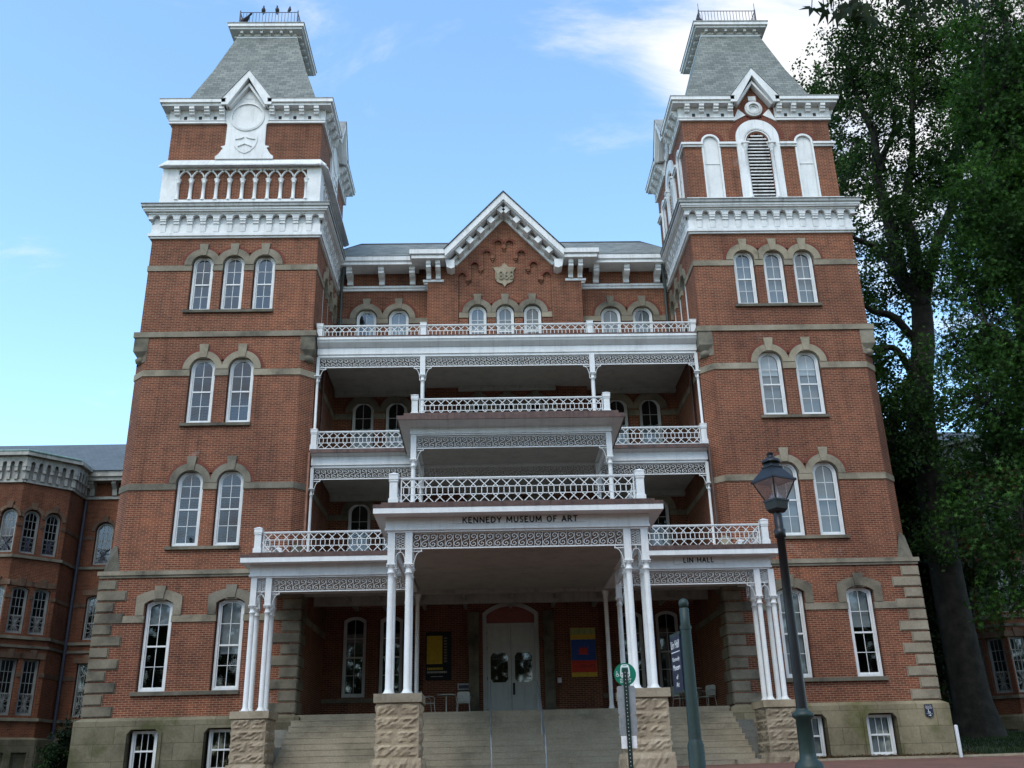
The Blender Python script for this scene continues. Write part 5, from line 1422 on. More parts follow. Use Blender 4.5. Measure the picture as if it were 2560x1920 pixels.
def tree(name, label, trunk, trunk_r, limbs, ells, ncl, per, leaf, size, lm, yj, shape='kite', spread=.55, group=None, seed=1, cat='tree'):
    global RNG
    RNG = np.random.default_rng(seed); rnd = random.Random(seed)
    root = thing(name, label, cat, (0, 0, 0), 0, group)
    m = MB(); 
    def smooth(path, sub=4):
        out = []
        P = [Vector(p) for p in path]
        for i in range(len(P)-1):
            p0, p1, p2, p3 = P[max(i-1, 0)], P[i], P[i+1], P[min(i+2, len(P)-1)]
            for k in range(sub):
                t = k/sub; out.append(.5*((2*p1)+(p2-p0)*t+(2*p0-5*p1+4*p2-p3)*t*t+(3*p1-p0-3*p2+p3)*t**3))
        out.append(P[-1]); return out
    tp = smooth(trunk, 5); L = len(tp); rr = [trunk_r*(1+.55*max(0, 1-i/(L*.12)))*(1-.45*i/L) for i in range(L)]
    m.tube(tp, rr, 14); m.build('trunk', BARK, root)
    lb = MB(); nodes = [(p, trunk_r*.3) for p in tp[L//3:]]
    for path, r0, r1 in limbs:
        path = [(x, y+rnd.uniform(-.3, .3), z) for x, y, z in path] if len(path) > 2 else path
        sp = smooth(path, 5); n = len(sp); lb.tube(sp, [r0+(r1-r0)*i/n for i in range(n+0)], 8); nodes += [(p, max(r1, r0*.4)) for p in sp]
    NP = np.array([p[:] for p, _ in nodes])
    wts = np.array([e[2]**2 for e in ells]); wts = wts/wts.sum()
    pts = []
    for k in range(ncl):
        e = ells[RNG.choice(len(ells), p=wts)]; v = RNG.normal(0, 1, 3); v /= np.linalg.norm(v); rad = RNG.uniform(.35, 1)**.5
        yo = e[3] if len(e) > 3 else 0
        c = np.array([e[0]+v[0]*e[2]*rad, yj[0]+yo+v[1]*yj[1]*rad, e[1]+v[2]*e[2]*rad])
        j = np.argmin(((NP-c)*np.array([1, 1, 1.15]))@np.ones(3)*0 + np.linalg.norm((NP-c)*np.array([1, .8, 1]) + np.array([0, 0, .35]), axis=1))
        p0 = Vector(NP[j]); p1 = Vector(c); mid = (p0+p1)/2 + Vector((rnd.uniform(-.3, .3), rnd.uniform(-.3, .3), rnd.uniform(-.2, .5)))
        dl = (p1-p0).length; r0 = min(.07, .014+.012*dl)
        lb.tube([p0, mid, p1], [r0, r0*.6, r0*.25], 5)
        nt_ = 5
        for q in range(nt_):
            o = Vector(RNG.normal(0, spread, 3)); tipp = p1+o; lb.tube([p1.lerp(mid, .2*q/nt_), tipp], [r0*.25, .006], 4)
            s_ = RNG.normal(0, spread*.42, (per//nt_, 3)); pts.append(np.array(tipp[:])+s_)
    lb.build('branch', BARK, root)
    P = np.concatenate(pts)
    Vv, Ff = kites(P, size) if shape == 'kite' else stars(P, size)
    np_mesh('crown', Vv, Ff, lm, root)
    return root
A_tr = [(20.1, 9, .2), (19.98, 9, 4), (19.95, 9, 8.15), (20.14, 9, 14.86), (20.9, 9, 18.5), (21.18, 9, 20.6)]
A_limbs = [([(21.18, 9, 20.4), (20.47, 9, 22.17), (20.41, 9, 23.97), (20.36, 9, 26.05), (20.27, 9, 28.06), (20.32, 9, 30.3), (19.93, 9, 31.83), (19.92, 9, 34.57), (19.55, 9, 36.46)], .42, .05),
           ([(20.27, 9, 28.06), (21.21, 9.5, 29.92), (21.93, 9.6, 31.43), (22.22, 9.8, 34.02), (22.4, 9.8, 36.99)], .2, .04),
           ([(21.18, 9, 20.4), (21.28, 9, 23.73), (21.32, 9, 26.05), (22.34, 9, 29.17), (22.86, 9, 32.71), (23.88, 9, 37.82)], .36, .05),
           ([(21.3, 9, 20.6), (22.39, 9, 23.72), (24.47, 9, 27.68), (25.23, 9, 32.69), (26.34, 9, 37.25)], .33, .05),
           ([(20.47, 9, 22.17), (19.51, 9, 23.9), (18.54, 8.8, 24.1), (17.9, 8.6, 24.5)], .2, .07),
           ([(20.84, 9, 18.4), (19.61, 8.6, 19.79), (18.47, 8.2, 20.02), (17.6, 8.0, 20.6)], .24, .07),
           ([(20.4, 9, 16.2), (19.39, 8.6, 18.0), (18.35, 8.3, 18.0), (17.2, 8, 17.4)], .2, .06),
           ([(20.0, 9, 12), (18.5, 8, 13.2), (17.0, 7.6, 12.9)], .15, .04), ([(20.0, 9, 10), (21.8, 7.5, 11.8), (23.5, 6.8, 11.6)], .15, .04)]
A_el = [(19.8, 34.0, 1.7), (21.7, 35.9, 2.4), (20.4, 30.7, 2.1), (22.5, 31.9, 2.3), (19.4, 28.2, 1.2), (19.9, 25.1, 1.5), (22.0, 26.5, 2.0), (18.7, 21.5, 1.2), (18.4, 18.5, 1.3), (19.0, 16.5, 1.6), (25.0, 34.8, 2.4), (23.5, 28.9, 2.2), (18.6, 14.1, 1.7), (19.5, 11.8, 2.0), (19.7, 9.6, 1.8), (20.6, 21.9, 1.5), (20.5, 15.2, 1.6), (19.8, 37.0, 1.3), (24.2, 37.8, 2.4), (22.0, 22.5, 1.7), (17.6, 16.0, 1.2), (27.5, 32, 2.5), (27, 26, 2.4)]
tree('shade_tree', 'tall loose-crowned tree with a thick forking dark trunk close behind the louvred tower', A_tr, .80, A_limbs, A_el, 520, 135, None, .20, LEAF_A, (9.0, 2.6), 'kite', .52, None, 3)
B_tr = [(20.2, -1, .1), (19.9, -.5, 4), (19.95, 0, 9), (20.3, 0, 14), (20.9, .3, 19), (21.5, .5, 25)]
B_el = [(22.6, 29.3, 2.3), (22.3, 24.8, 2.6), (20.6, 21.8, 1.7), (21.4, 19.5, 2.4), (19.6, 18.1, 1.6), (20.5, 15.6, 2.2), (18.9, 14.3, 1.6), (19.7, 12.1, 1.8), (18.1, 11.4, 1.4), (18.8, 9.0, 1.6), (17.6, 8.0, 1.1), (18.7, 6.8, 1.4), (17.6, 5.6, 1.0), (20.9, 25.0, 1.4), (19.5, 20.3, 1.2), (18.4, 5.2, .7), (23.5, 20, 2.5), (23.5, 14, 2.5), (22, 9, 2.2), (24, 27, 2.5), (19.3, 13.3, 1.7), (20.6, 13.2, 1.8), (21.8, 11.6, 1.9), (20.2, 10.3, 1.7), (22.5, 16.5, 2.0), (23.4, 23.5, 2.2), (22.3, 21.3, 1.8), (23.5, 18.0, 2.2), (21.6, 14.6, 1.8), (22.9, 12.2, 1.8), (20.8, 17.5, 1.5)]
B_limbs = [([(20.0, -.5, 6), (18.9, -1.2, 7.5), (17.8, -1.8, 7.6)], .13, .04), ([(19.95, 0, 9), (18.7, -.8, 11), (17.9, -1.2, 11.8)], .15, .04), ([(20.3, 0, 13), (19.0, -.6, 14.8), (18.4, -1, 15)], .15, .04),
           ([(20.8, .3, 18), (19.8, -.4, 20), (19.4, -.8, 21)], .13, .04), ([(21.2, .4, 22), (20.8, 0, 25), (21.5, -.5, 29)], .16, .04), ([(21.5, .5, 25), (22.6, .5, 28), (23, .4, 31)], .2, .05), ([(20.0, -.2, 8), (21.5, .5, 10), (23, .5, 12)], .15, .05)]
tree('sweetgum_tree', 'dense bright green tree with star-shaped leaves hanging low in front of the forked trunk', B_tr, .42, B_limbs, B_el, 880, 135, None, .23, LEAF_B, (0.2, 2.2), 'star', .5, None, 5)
tree('distant_tree', 'small leafy treetop peeping out behind the slate slope of the louvred tower', [(25.5, 27, .5), (25.4, 27, 20), (25.1, 27, 40)], .6, [([(25.1, 27, 38), (24.9, 27, 43), (25.0, 27, 47)], .25, .05), ([(25.2, 27, 36), (26.5, 27, 40), (27.5, 27, 43)], .2, .05)],
     [(25.1, 48.0, 1.1), (25.0, 46.2, 1.3), (25.8, 43, 2.2), (26, 39, 2.5)], 60, 110, None, .26, LEAF_A, (27, 1.6), 'kite', .5, None, 8)
tree('shade_fill_tree', 'low near-black tree added for the shade between the louvred tower and the shaded wing', [(18.0, 11.5, .9), (18.0, 11.5, 3), (17.9, 11.5, 6)], .22, [([(18, 11.5, 4), (19, 11.2, 7), (19.6, 11, 10)], .1, .03), ([(17.9, 11.5, 5), (17.2, 11.5, 8), (17, 11.4, 11)], .1, .03)],
     [(17.4, 11, 1.8), (19.2, 9, 1.9), (17.8, 8, 1.9), (20.5, 12, 1.9), (17.6, 5.2, 1.7), (19.3, 5.4, 1.6), (18.6, 13.5, 1.6), (21.2, 8, 1.6), (17.2, 2.6, 1.5), (18.6, 2.2, 1.4)], 380, 150, None, .25, LEAF_D, (12.4, 2.0), 'kite', .55, None, 9)  # extra foliage, coloured near-black to give the shade under the canopy
tree('red_leaved_tree', 'dark red-leaved branch tips reaching in before the bay windows of the lower wing', [(-23.6, 7, 0), (-23.6, 7, 3), (-23.4, 7, 5)], .15, [([(-23.4, 7, 4), (-22.6, 7, 6), (-21.3, 7, 7)], .06, .02)],
     [(-22.4, 7.0, 1.0), (-20.9, 6.9, .45), (-23.5, 7.6, 1.6), (-21.3, 6.6, .5)], 60, 70, None, .16, LEAF_R, (7.6, .9), 'kite', .3, None, 11)
tree('evergreen_shrub', 'dark leafy shrub in the corner between the balcony tower base and the lower wing', [(-14.4, 1.6, 0), (-14.4, 1.6, .6), (-14.35, 1.6, 1.2)], .06, [([(-14.4, 1.6, .5), (-14.2, 1.5, 1.4), (-14.2, 1.5, 2.2)], .03, .01)],
     [(-14.2, .4, .5), (-14.15, 1.0, .45), (-14.0, 1.6, .32)], 50, 90, None, .10, LEAF_D, (1.5, .7), 'kite', .16, None, 12, 'shrub')
RNG = np.random.default_rng(21)
P_ = []
for i in range(26):
    cx_, cy_, cz_ = -75+i*6+RNG.uniform(-2, 2), RNG.uniform(-78, -62), RNG.uniform(7, 12)
    v = RNG.normal(0, 1, (900, 3)); v /= np.linalg.norm(v, axis=1)[:, None]; v *= RNG.uniform(.6, 1, (900, 1))
    P_.append(np.array([cx_, cy_, cz_])+v*np.array([6, 5, cz_+2.5]))
P_ = np.concatenate(P_); P_ = P_[P_[:, 2] > -2.6]
Vv, Ff = kites(P_, 1.5); struct(np_mesh('unseen_treeline', Vv, Ff, LEAF_A), 'stuff')  # unseen trees opposite, added to darken the porch and show in window reflections
# overhanging branch of a tree that stands beside the camera
ob = thing('overhanging_tree', 'near branch with big dark star-shaped leaves hanging down above the louvred tower and trees', 'tree')
m = MB(); m.tube([(7.5, -33.5, -1.7), (7.4, -33.4, 1.5), (7.2, -33.2, 4), (7.0, -33, 7)], [.32, .24, .2, .12], 12); m.build('trunk', BARK, ob)
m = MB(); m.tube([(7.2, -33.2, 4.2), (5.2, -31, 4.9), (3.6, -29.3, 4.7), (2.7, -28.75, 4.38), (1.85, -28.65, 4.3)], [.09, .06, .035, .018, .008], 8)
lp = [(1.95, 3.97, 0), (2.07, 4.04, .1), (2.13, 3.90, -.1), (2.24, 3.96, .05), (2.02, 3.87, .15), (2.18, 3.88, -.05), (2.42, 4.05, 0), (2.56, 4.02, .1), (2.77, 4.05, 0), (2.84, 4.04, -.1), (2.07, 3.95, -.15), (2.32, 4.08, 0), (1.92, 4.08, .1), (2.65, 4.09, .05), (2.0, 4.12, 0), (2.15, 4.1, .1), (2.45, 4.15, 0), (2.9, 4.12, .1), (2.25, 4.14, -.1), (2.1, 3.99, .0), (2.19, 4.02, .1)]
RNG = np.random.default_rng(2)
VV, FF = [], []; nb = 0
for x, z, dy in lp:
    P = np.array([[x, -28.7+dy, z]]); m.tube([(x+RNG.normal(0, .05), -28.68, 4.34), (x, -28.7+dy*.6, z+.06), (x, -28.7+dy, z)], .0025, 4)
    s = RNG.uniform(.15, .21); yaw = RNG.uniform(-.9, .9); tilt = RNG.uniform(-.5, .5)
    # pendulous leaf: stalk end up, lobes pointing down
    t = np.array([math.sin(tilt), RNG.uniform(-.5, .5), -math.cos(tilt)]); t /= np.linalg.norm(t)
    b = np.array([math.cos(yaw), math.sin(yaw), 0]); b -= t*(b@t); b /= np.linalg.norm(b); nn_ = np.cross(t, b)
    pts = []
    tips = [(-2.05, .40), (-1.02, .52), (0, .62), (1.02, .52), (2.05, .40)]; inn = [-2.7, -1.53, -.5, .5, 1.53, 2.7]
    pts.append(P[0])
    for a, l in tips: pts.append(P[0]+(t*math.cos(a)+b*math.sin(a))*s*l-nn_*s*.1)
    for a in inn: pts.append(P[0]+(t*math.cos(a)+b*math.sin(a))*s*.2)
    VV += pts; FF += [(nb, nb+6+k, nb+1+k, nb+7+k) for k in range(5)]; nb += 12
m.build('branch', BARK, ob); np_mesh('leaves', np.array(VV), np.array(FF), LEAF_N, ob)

# ------------------------------------------------------------------ street furniture
def street_lamp():
    x, y = 3.37, -22.0; zb = gz(x, y)
    r = thing('street_lamp', 'black cast-iron lantern on a tall tapering post before the louvred tower', 'street lamp', (x, y, zb))
    z = lambda a: a-zb
    m = MB(); m.lathe(0, 0, [(.19, 0), (.19, .12), (.165, .14), (.16, z(-.04)), (.145, z(-.0)), (.095, z(.04)), (.09, z(.10)), (.085, z(.44)), (.12, z(.47)), (.12, z(.50)), (.075, z(.53)), (.06, z(.56))], 8); m.build('pedestal', GREEN, r)
    m = MB(); m.lathe(0, 0, [(.062, z(.55)), (.055, z(1.6)), (.046, z(2.42)), (.064, z(2.43)), (.066, z(2.52)), (.05, z(2.53)), (.05, z(2.72))], 14); m.build('post', IRON, r)
    L = MB(FR(0, 0, math.radians(28)))
    def sq(h, zz): return [(-h, -h, zz), (h, -h, zz), (h, h, zz), (-h, h, zz)]
    for a, b, c_, d in ((.060, .085, z(2.72), z(2.76)), (.085, .098, z(2.76), z(2.85)), (.107, .107, z(2.85), z(2.87)), (.078, .078, z(2.87), z(2.875))): L.quadstrip(sq(a, c_), sq(b, d))
    L.add(sq(.107, z(2.87)), [(0, 1, 2, 3)]); L.add(sq(.06, z(2.72)), [(0, 1, 2, 3)])
    for i in range(4):
        a = sq(.085, z(2.87))[i]; b = sq(.172, z(3.10))[i]; L.tube([a, b], .0085, 5); L.lathe(b[0]*1.05, b[1]*1.05, [(.004, z(3.085)), (.012, z(3.105)), (.004, z(3.125))], 6)
        b2 = sq(.172, z(3.10))[(i+1) % 4]; L.tube([b, b2], .010, 5)
    L.build('lantern_frame', IRON, r)
    L = MB(FR(0, 0, math.radians(28)))
    for a, b, c_, d in ((.182, .178, z(3.095), z(3.115)), (.178, .078, z(3.115), z(3.265)), (.086, .086, z(3.265), z(3.28)), (.066, .060, z(3.28), z(3.335))): L.quadstrip(sq(a, c_), sq(b, d))
    L.add(sq(.182, z(3.095)), [(0, 1, 2, 3)]); L.add(sq(.086, z(3.28)), [(0, 1, 2, 3)])
    L.lathe(0, 0, [(.112, z(3.325)), (.115, z(3.34)), (.10, z(3.36)), (.055, z(3.385)), (.04, z(3.40)), (.042, z(3.425)), (.046, z(3.43)), (.046, z(3.445))], 12)
    L.build('lantern_roof', IRON, r)
    L = MB(FR(0, 0, math.radians(28))); L.quadstrip(sq(.083, z(2.872)), sq(.170, z(3.095))); L.build('lantern_glass', glass_mat('lantern_glass', (.80, .81, .79), .34), r)
    L = MB(); L.lathe(0, 0, [(.02, z(2.88)), (.022, z(2.98)), (.032, z(3.0)), (.03, z(3.06)), (.005, z(3.08))], 10); L.build('bulb', WHITE, r)
street_lamp()
def bus_sign():
    x, y = 1.94, -18.5; zb = gz(x, y)
    r = thing('bus_stop_sign', 'round green bus stop sign with grey backing plates on a punched green post', 'bus stop sign', (x, y, zb)); z = lambda a: a-zb
    m = MB(); m.box(-.006+.0, .006, -.012, .0, 0, 1)
    m = MB()
    xl = lambda zz: 0.0
    m.box(-.032, -.026, -.045, -.012, 0, z(1.33)); m.box(.026, .032, -.045, -.012, 0, z(1.33)); m.box(-.032, .032, -.018, -.012, 0, z(1.33))
    m.build('post', GREEN, r)
    h = MB()
    for i in range(44):
        zz = .1+i*.05
        if zz < z(1.32): h.lathe(0, 0, [(0, 0)], 3) if False else h.prism([(-.005, zz-.005), (.005, zz-.005), (.005, zz+.005), (-.005, zz+.005)], -.0195, -.0175)
    h.build('punched_hole', SIGNW, r)
    cz = z(1.25); d = MB(); d.prism([(.158*math.cos(2*PI*i/40), cz+.158*math.sin(2*PI*i/40)) for i in range(40)], -.008, .0); D = d.build('disc', SIGNG, r)
    g = MB(); ya, yb = -.0105, -.0085
    # bus front
    g.prism([(-.07, cz+.03), (-.062, cz+.10), (-.05, cz+.128), (-.03, cz+.136), (.03, cz+.136), (.05, cz+.128), (.062, cz+.10), (.07, cz+.03), (.07, cz-.03), (.055, cz-.03), (.055, cz-.05), (.035, cz-.05), (.035, cz-.03), (-.035, cz-.03), (-.035, cz-.05), (-.055, cz-.05), (-.055, cz-.03), (-.07, cz-.03)], ya, yb)
    # wheelchair mark
    wx = -.112; pr = None
    for j in range(15):
        a = math.radians(120+j*18); p_ = (wx+.018*math.cos(a), cz-.012+.018*math.sin(a))
        if pr: g.bar(pr[0], pr[1], p_[0], p_[1], .006, ya, yb)
        pr = p_
    g.bar(wx-.006, cz+.026, wx-.002, cz-.004, .006, ya, yb); g.bar(wx-.002, cz-.002, wx+.018, cz-.002, .006, ya, yb); g.bar(wx+.018, cz-.002, wx+.026, cz-.024, .006, ya, yb); g.bar(wx-.004, cz+.012, wx+.014, cz+.012, .005, ya, yb)
    g.prism([(wx-.006+.007*math.cos(2*PI*i/10), cz+.036+.007*math.sin(2*PI*i/10)) for i in range(10)], ya, yb)
    # flattened swoosh word between the bus and the caption
    for k in range(16):
        a0, a1 = 2*PI*k/16, 2*PI*(k+1)/16
        if 1 < k < 14: g.bar(-.055+.022*math.cos(a0), cz-.072+.008*math.sin(a0), -.055+.022*math.cos(a1), cz-.072+.008*math.sin(a1), .006, ya, yb)
    g.bar(.02, cz-.078, .052, cz-.078, .007, ya, yb); g.bar(.024, cz-.066, .085, cz-.064, .007, ya, yb); g.bar(.05, cz-.066, .046, cz-.08, .007, ya, yb); g.bar(.07, cz-.066, .066, cz-.08, .007, ya, yb)
    g.build('symbol', SIGNW, D)
    wn = MB(); wn.prism([(-.05, cz+.06), (-.045, cz+.095), (.045, cz+.095), (.05, cz+.06), (.05, cz+.025), (-.05, cz+.025)], -.0125, -.0108); wn.bar(-.03, cz+.118, .03, cz+.118, .008, -.0125, -.0108)
    for s_ in (-1, 1): wn.prism([(s_*.048+.009*math.cos(2*PI*i/10), cz-.008+.009*math.sin(2*PI*i/10)) for i in range(10)], -.0125, -.0108)
    wn.build('symbol_detail', SIGNG, D)
    text('BUS STOP', 0, -.0095, cz-.104, .026, .155, D, SIGNW, 'lettering', .001)
    def plate(w_, z0, z1, m_, yy):
        c_ = .022; p_ = MB(); p_.prism([(-w_+c_, z0), (w_-c_, z0), (w_, z0+c_), (w_, z1-c_), (w_-c_, z1), (-w_+c_, z1), (-w_, z1-c_), (-w_, z0+c_)], yy-.004, yy); return p_.build('plate', m_, r)
    plate(.13, z(.695), z(1.092), STEELG, .004); plate(.127, z(.42), z(.690), STEELG, .004)
    p_ = MB(); p_.box(-.11, .11, .0, .004, z(.25), z(.415)); p_.build('plate', SIGNW, r)
bus_sign()
def signpost():
    x, y = 2.12, -22.3; zb = gz(x, y)
    r = thing('direction_signpost', 'thick dark green signpost topped by a ball, carrying a navy panel seen edge-on', 'signpost', (x, y, zb)); z = lambda a: a-zb
    m = MB(); n = 8
    m.lathe(0, 0, [(.088, 0), (.088, z(.20)), (.070, z(.25)), (.069, z(.26)), (.058, z(1.24)), (.057, z(1.375))], 8)
    m.lathe(0, 0, [(.064, z(1.375)), (.064, z(1.415))], 8); m.lathe(0, 0, [(.052, z(1.415)), (.052, z(1.60)), (.04, z(1.605))], 8); m.build('post', GREEN, r)
    b = MB(); b.lathe(0, 0, [(.028, z(1.60)), (.05, z(1.62)), (.055, z(1.65)), (.05, z(1.68)), (.03, z(1.70)), (.005, z(1.707))], 14); b.build('ball_finial', GREEN, r)
    a = math.radians(198+58)
    ang = math.radians(97)
    fr = FR(-.06, .0, ang)
    # arm and panel run back from the post, face turned to the left of the view
    m = MB(fr); m.box(-.0, .36, -.012, .012, z(1.33), z(1.36)); m.box(-.0, .36, -.012, .012, z(.73), z(.75)); m.build('panel_arm', GREEN, r)
    m = MB(fr); m.box(.02, .36, -.012, .012, z(.75), z(1.33)); P_ = m.build('panel', NAVY, r)
    fx = lambda d: (-.06+d*math.cos(ang), d*math.sin(ang))
    for s_, d, zz, h, w_ in (('Lin Hall', .19, 1.24, .085, .28), ('Kennedy', .19, 1.08, .06, .24), ('Museum', .19, 1.0, .06, .24), ('of', .19, .90, .05, .06), ('Art', .19, .82, .05, .1)):
        px, py = fx(d)
        text(s_, px-.0135*math.sin(ang)*1.0, py+.0135*math.cos(ang), z(zz), h, w_, P_, SIGNW, 'lettering', .001, rz=ang+PI)
    l_ = MB(fr); l_.box(.04, .34, .0122, .0138, z(1.155), z(1.165)); l_.build('panel_line', SIGNW, P_)
signpost()
def bollard():
    x, y = 14.22, -2.0+.2; zb = gz(x, y)
    r = MB(); r.lathe(x, y, [(.055, zb-.1), (.055, zb+.90), (.05, zb+.92), (.02, zb+.935)], 14); tag(r.build('bollard', paint_mat('bollard_paint', (.62, .63, .64), .5, .3)), 'plain white pipe bollard standing at the lawn edge beside the stone base', 'bollard')
bollard()
def plaque():
    y = -.28
    m = MB(); m.prism([(14.13-.13, 1.69), (14.13+.13, 1.69), (14.13+.13, 1.36), (14.13, 1.29), (14.0, 1.36)], y-.02, y); o = m.build('access_sign', NAVY)
    tag(o, 'small dark accessible-entrance sign with wheelchair symbol and arrow on the stone base', 'sign')
    text('Accessible', 14.13, y-.0215, 1.635, .032, .20, o, SIGNW, 'lettering', .001); text('Entrance', 14.13, y-.0215, 1.59, .032, .20, o, SIGNW, 'lettering', .001)
    g = MB(); a_, b_ = y-.023, y-.0205; cx, cz = 14.12, 1.46; pr = None
    g.bar(14.03, 1.56, 14.23, 1.56, .005, a_, b_); g.bar(14.03, 1.405, 14.23, 1.405, .005, a_, b_)
    for j in range(15):
        t = math.radians(110+j*19); p = (cx+.03*math.cos(t), cz-.008+.03*math.sin(t))
        if pr: g.bar(pr[0], pr[1], p[0], p[1], .011, a_, b_)
        pr = p
    g.bar(cx-.012, cz+.055, cx-.004, cz+.005, .013, a_, b_); g.bar(cx-.004, cz+.008, cx+.03, cz+.005, .011, a_, b_); g.bar(cx+.03, cz+.008, cx+.045, cz-.03, .011, a_, b_)
    g.prism([(cx-.014+.012*math.cos(2*PI*i/10), cz+.07+.012*math.sin(2*PI*i/10)) for i in range(10)], a_, b_)
    g.bar(14.09, 1.355, 14.14, 1.355, .012, a_, b_); g.prism([(14.14, 1.38), (14.14, 1.33), (14.18, 1.355)], a_, b_); g.build('symbol', SIGNW, o)
plaque()
def banners():
    y = YG-.05
    r = MB(); r.box(-2.40, -1.44, y-.012, y, 3.16, 4.90); o = r.build('hanging_banner', BLACKC); tag(o, 'dark vertical banner with a large yellow block hanging by the porch door', 'banner')
    m = MB(); m.box(-2.36, -1.78, y-.018, y-.011, 3.74, 4.76); m.build('colour_block', YELLOW, o)
    m = MB()
    for i in range(9): m.box(-1.72, -1.60, y-.017, y-.011, 3.80+i*.105, 3.80+i*.105+.06)
    m.build('side_strip', paint_mat('strip', (.22, .20, .15), .9, .5, 0, 25), o)
    m = MB(); x = -2.34
    for w_ in (.05, .06, .05, .07, .05, .06, .05, .06): m.box(x, x+w_, y-.017, y-.011, 3.53, 3.61); x += w_+.018
    m.build('caption_line', YELLOW, o)
    m = MB(); x = -2.34
    for w_ in (.06, .05, .06, .05, .06, .05, .06, .05, .06, .05): m.box(x, x+w_, y-.017, y-.011, 3.41, 3.48); x += w_+.02
    m.box(-2.2, -1.75, y-.017, y-.011, 3.28, 3.30); m.build('caption_line', paint_mat('caption', (.5, .48, .42), .9), o)
    y = YG-.05
    r = MB(); r.box(3.03, 3.98, y-.012, y, 3.17, 4.95); o = r.build('hanging_banner', ORANGE); tag(o, 'striped yellow, blue and red banner with a red flower hanging on the porch wall', 'banner')
    m = MB(); m.box(3.04, 3.97, y-.018, y-.011, 4.70, 4.93); m.build('top_band', paint_mat('pale_green_cloth', (.38, .40, .16), .9), o)
    m = MB(); m.box(3.04, 3.97, y-.018, y-.011, 3.76, 4.52); m.build('picture_field', BLUEC, o)
    m = MB(); m.box(3.04, 3.97, y-.018, y-.011, 3.33, 3.76); m.build('lower_band', REDC, o)
    m = MB()
    for a, l, w_ in ((-1.1, .26, .07), (-.6, .30, .08), (-.15, .24, .08), (.25, .27, .08), (.7, .32, .07), (1.15, .24, .06)):
        bx, bz = 3.50, 4.02; c_, s_ = math.sin(a), math.cos(a)
        m.prism([(bx, bz), (bx+c_*l*.5-s_*w_/2, bz+s_*l*.5+c_*w_/2), (bx+c_*l, bz+s_*l), (bx+c_*l*.5+s_*w_/2, bz+s_*l*.5-c_*w_/2)], y-.022-.0003*a, y-.017)
    m.prism([(3.28, 4.02), (3.72, 4.02), (3.66, 3.97), (3.34, 3.97)], y-.021, y-.017); m.build('flower', REDC, o)
    text('COMMUNITY', 3.62, y-.0185, 3.55, .10, .60, o, LETTER, 'lettering', .001)
    m = MB(); m.box(2.49, 2.64, y-.0, y+.03, 2.98, 3.16); tag(m.build('notice_plate', SIGNW), 'tiny white notice plate on brick between the door and the striped banner', 'sign')
    m = MB(); m.box(-1.21, -.75, YG-.14, YG, 2.79, 3.0); m.box(-1.23, -.73, YG-.16, YG, 3.0, 3.02); o = m.build('wall_box', STEELG); tag(o, 'grey metal wall box beside the entrance door above a cafe chair', 'box')
    m = MB(); m.box(-1.17, -.79, YG-.145, YG-.138, 2.84, 2.96); m.build('front_panel', IRON_R, o)
banners()
# ------------------------------------------------------------------ cafe furniture
CHAIRM = paint_mat('chair_paint', (.55, .55, .50), .5, .2)
def chair():
    r = thing('cafe_chair', 'x', 'chair', (0, 0, 0), 0, 'cafe chairs on the porch')
    m = MB(); m.prism([(-.21, .0), (.21, .0)], 0, 0) if False else None
    m.add([(-.22, -.21, .45), (.22, -.21, .45), (.20, .20, .44), (-.20, .20, .44), (-.22, -.21, .43), (.22, -.21, .43), (.20, .20, .42), (-.20, .20, .42)], [(0, 1, 2, 3), (4, 7, 6, 5), (0, 4, 5, 1), (1, 5, 6, 2), (2, 6, 7, 3), (3, 7, 4, 0)]); m.build('seat', CHAIRM, r)
    m = MB(); nU = 6
    pr = [(-.20, .50), (-.225, .66), (-.22, .80), (-.17, .845), (.17, .845), (.22, .80), (.225, .66), (.20, .50)]
    vs = [(x, .22+.10*(z-.45)-.25*x*x, z) for x, z in pr]; m.add(vs+[(x, y+.018, z) for x, y, z in vs], [tuple(range(8)), tuple(range(15, 7, -1))]+[(i, (i+1) % 8, (i+1) % 8+8, i+8) for i in range(8)]); m.build('backrest', CHAIRM, r)
    for sx in (-1, 1):
        m = MB(); m.tube([(sx*.21, -.19, .44), (sx*.25, -.24, 0)], .012, 6); m.build('leg', CHAIRM, r)
        m = MB(); m.tube([(sx*.19, .20, .44), (sx*.23, .27, 0)], .012, 6); m.build('leg', CHAIRM, r)
        m = MB(); m.tube([(sx*.19, .22, .44), (sx*.20, .235, .56)], .011, 6); m.build('back_stay', CHAIRM, r)
        m = MB(); m.tube([(sx*.215, .24, .64), (sx*.27, .05, .66), (sx*.265, -.14, .65), (sx*.24, -.20, .58), (sx*.215, -.19, .44)], .011, 6); m.build('arm', CHAIRM, r)
    return r
def dup(root):
    r = root.copy(); C.objects.link(r)
    for ch in list(root.children):
        c = ch.copy(); C.objects.link(c); c.parent = r
    return r
ch0 = chair(); spots = [(-.96, 2.9, 0.0, 'pale cafe chair below the grey wall box, its back to the door side'), (-2.22, 2.7, 1.9, 'pale cafe chair turned sideways next to the white column and round table'), (7.55, 2.4, -.9, 'pale cafe chair seen alone near the striped stone quoins'), (6.75, 2.9, 2.0, 'pale cafe chair mostly hidden by the green signpost')]
for i, (x, y, a, l) in enumerate(spots):
    c = ch0 if i == 0 else dup(ch0); c.location = (x, y, 1.80); c.rotation_euler = (0, 0, a+(PI if i == 0 else 0)); c['label'] = l
ch0.rotation_euler = (0, 0, 0)
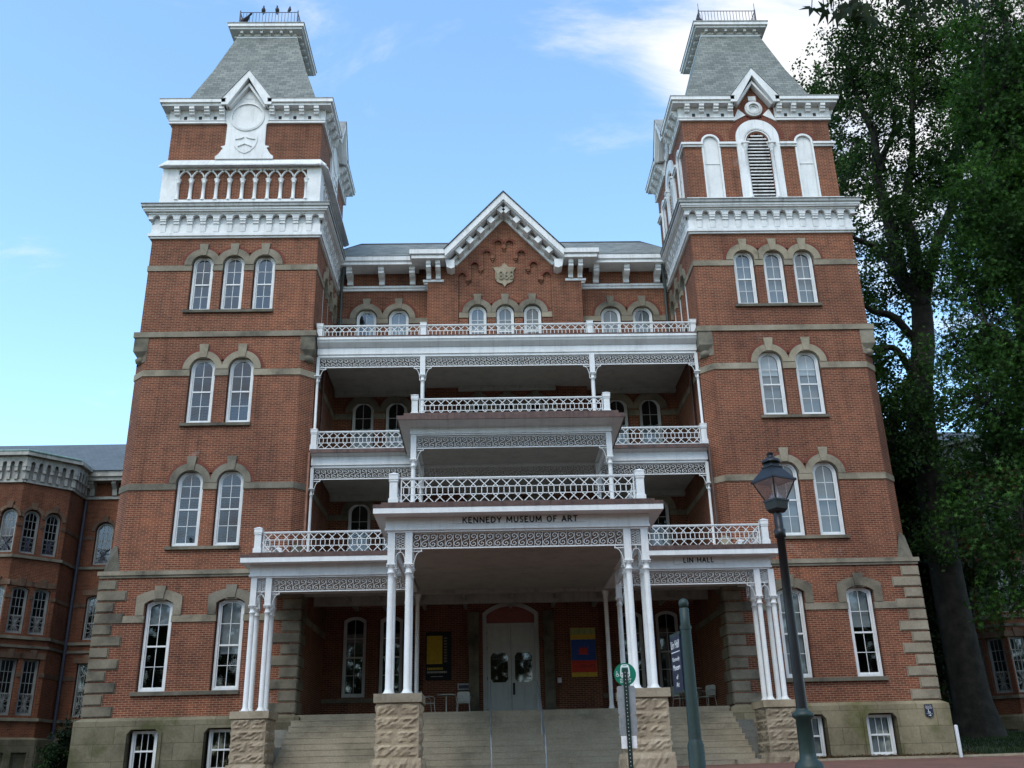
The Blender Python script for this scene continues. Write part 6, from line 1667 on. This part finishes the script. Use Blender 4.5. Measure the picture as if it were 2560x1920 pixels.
def table():
    r = thing('cafe_table', 'x', 'table', (0, 0, 0), 0, 'cafe tables on the porch')
    m = MB(); m.lathe(0, 0, [(.33, .70), (.335, .715), (.33, .73)], 24); m.build('table_top', CHAIRM, r)
    m = MB(); m.lathe(0, 0, [(.03, .06), (.022, .12), (.022, .70)], 8); m.build('pedestal', CHAIRM, r)
    for k in range(4):
        a = PI/4+k*PI/2; m = MB(); m.tube([(0, 0, .12), (.14*math.cos(a), .14*math.sin(a), .05), (.26*math.cos(a), .26*math.sin(a), .012)], .013, 6); m.build('foot', CHAIRM, r)
    return r
t0 = table(); t1 = dup(t0)
t0.location = (-1.56, 2.85, 1.80); t0['label'] = 'round cafe table standing between two pale chairs below the dark yellow banner'
t1.location = (7.05, 2.3, 1.80); t1['label'] = 'round cafe table behind the green signpost at the quoined corner'
# ------------------------------------------------------------------ birds
def bird(x, y, z, s, rz, lean, label):
    r = thing('perched_bird', label, 'bird', (x, y, z), rz, 'dark birds on the roof railings')
    m = MB(); prof = [(0, -.02, .14), (0, .0, .22), (0, .02, .20), (0, .0, .13), (0, -.03, .09)]
    secs = [(-.10, .02, .02), (-.05, .08, .075), (.04, .13, .10), (.14, .14, .105), (.24, .105, .09), (.31, .06, .06), (.36, .05, .05), (.41, .055, .055), (.45, .035, .04), (.47, .01, .015)]
    vs, fs = [], []; n = 10
    for k, (h, a, b) in enumerate(secs):
        oy = lean*(h-.1) + (.03 if h < 0 else -.03 if h > .36 else 0)
        vs += [(a*s*math.cos(2*PI*i/n), (oy+b*math.sin(2*PI*i/n))*s, (h+.10)*s) for i in range(n)]
    for k in range(len(secs)-1): fs += [(k*n+i, k*n+(i+1) % n, (k+1)*n+(i+1) % n, (k+1)*n+i) for i in range(n)]
    m.add(vs, fs, True)
    oy = lean*.3
    m.add([(-.012*s, (oy-.07)*s, .50*s), (.012*s, (oy-.07)*s, .50*s), (0, (oy-.13)*s, .47*s), (0, (oy-.07)*s, .525*s)], [(0, 1, 2), (0, 2, 3), (1, 3, 2)])
    m.add([(-.05*s, .04*s, .02*s), (.05*s, .04*s, .02*s), (.04*s, (.10-lean*.2)*s, -.16*s), (-.04*s, (.10-lean*.2)*s, -.16*s), (0, .0, .06*s)], [(0, 1, 2, 3), (0, 4, 1), (0, 3, 4), (1, 4, 2), (4, 3, 2)])
    m.build('body', BIRD, r)
    for sx in (-1, 1):
        w_ = MB(); w_.add([(sx*.10*s, .0, .30*s), (sx*.155*s, .04*s, .22*s), (sx*.12*s, .10*s, -.02*s), (sx*.06*s, .10*s, -.06*s), (sx*.09*s, -.07*s, .2*s)], [(0, 1, 2, 3), (0, 4, 1), (4, 3, 2), (4, 2, 1)]); w_.build('wing', BIRD, r)
        l_ = MB(); l_.tube([(sx*.035*s, 0, .06*s), (sx*.035*s, 0, -.0)], .012*s, 5); l_.build('leg', BIRD, r)
yb = CYT-1.30
bird(-9.93, yb, 32.33, .62, .3, 0, 'dark bird on the balcony tower railing, nearest the hunched bird, leftmost of three')
bird(-9.32, yb, 32.33, .64, -.2, 0, 'dark bird on the balcony tower railing, in the middle of three')
bird(-8.75, yb, 32.33, .60, 2.6, 0, 'dark bird on the balcony tower railing, farthest from the hunched bird')
bird(-10.72, yb-.12, 31.46, 1.05, 1.2, -.9, 'larger hunched dark bird at the roof corner of the balcony tower')
bird(9.94, yb-.12, 31.46, 1.0, .4, .3, 'lone hunched dark bird at the roof corner of the louvred tower')
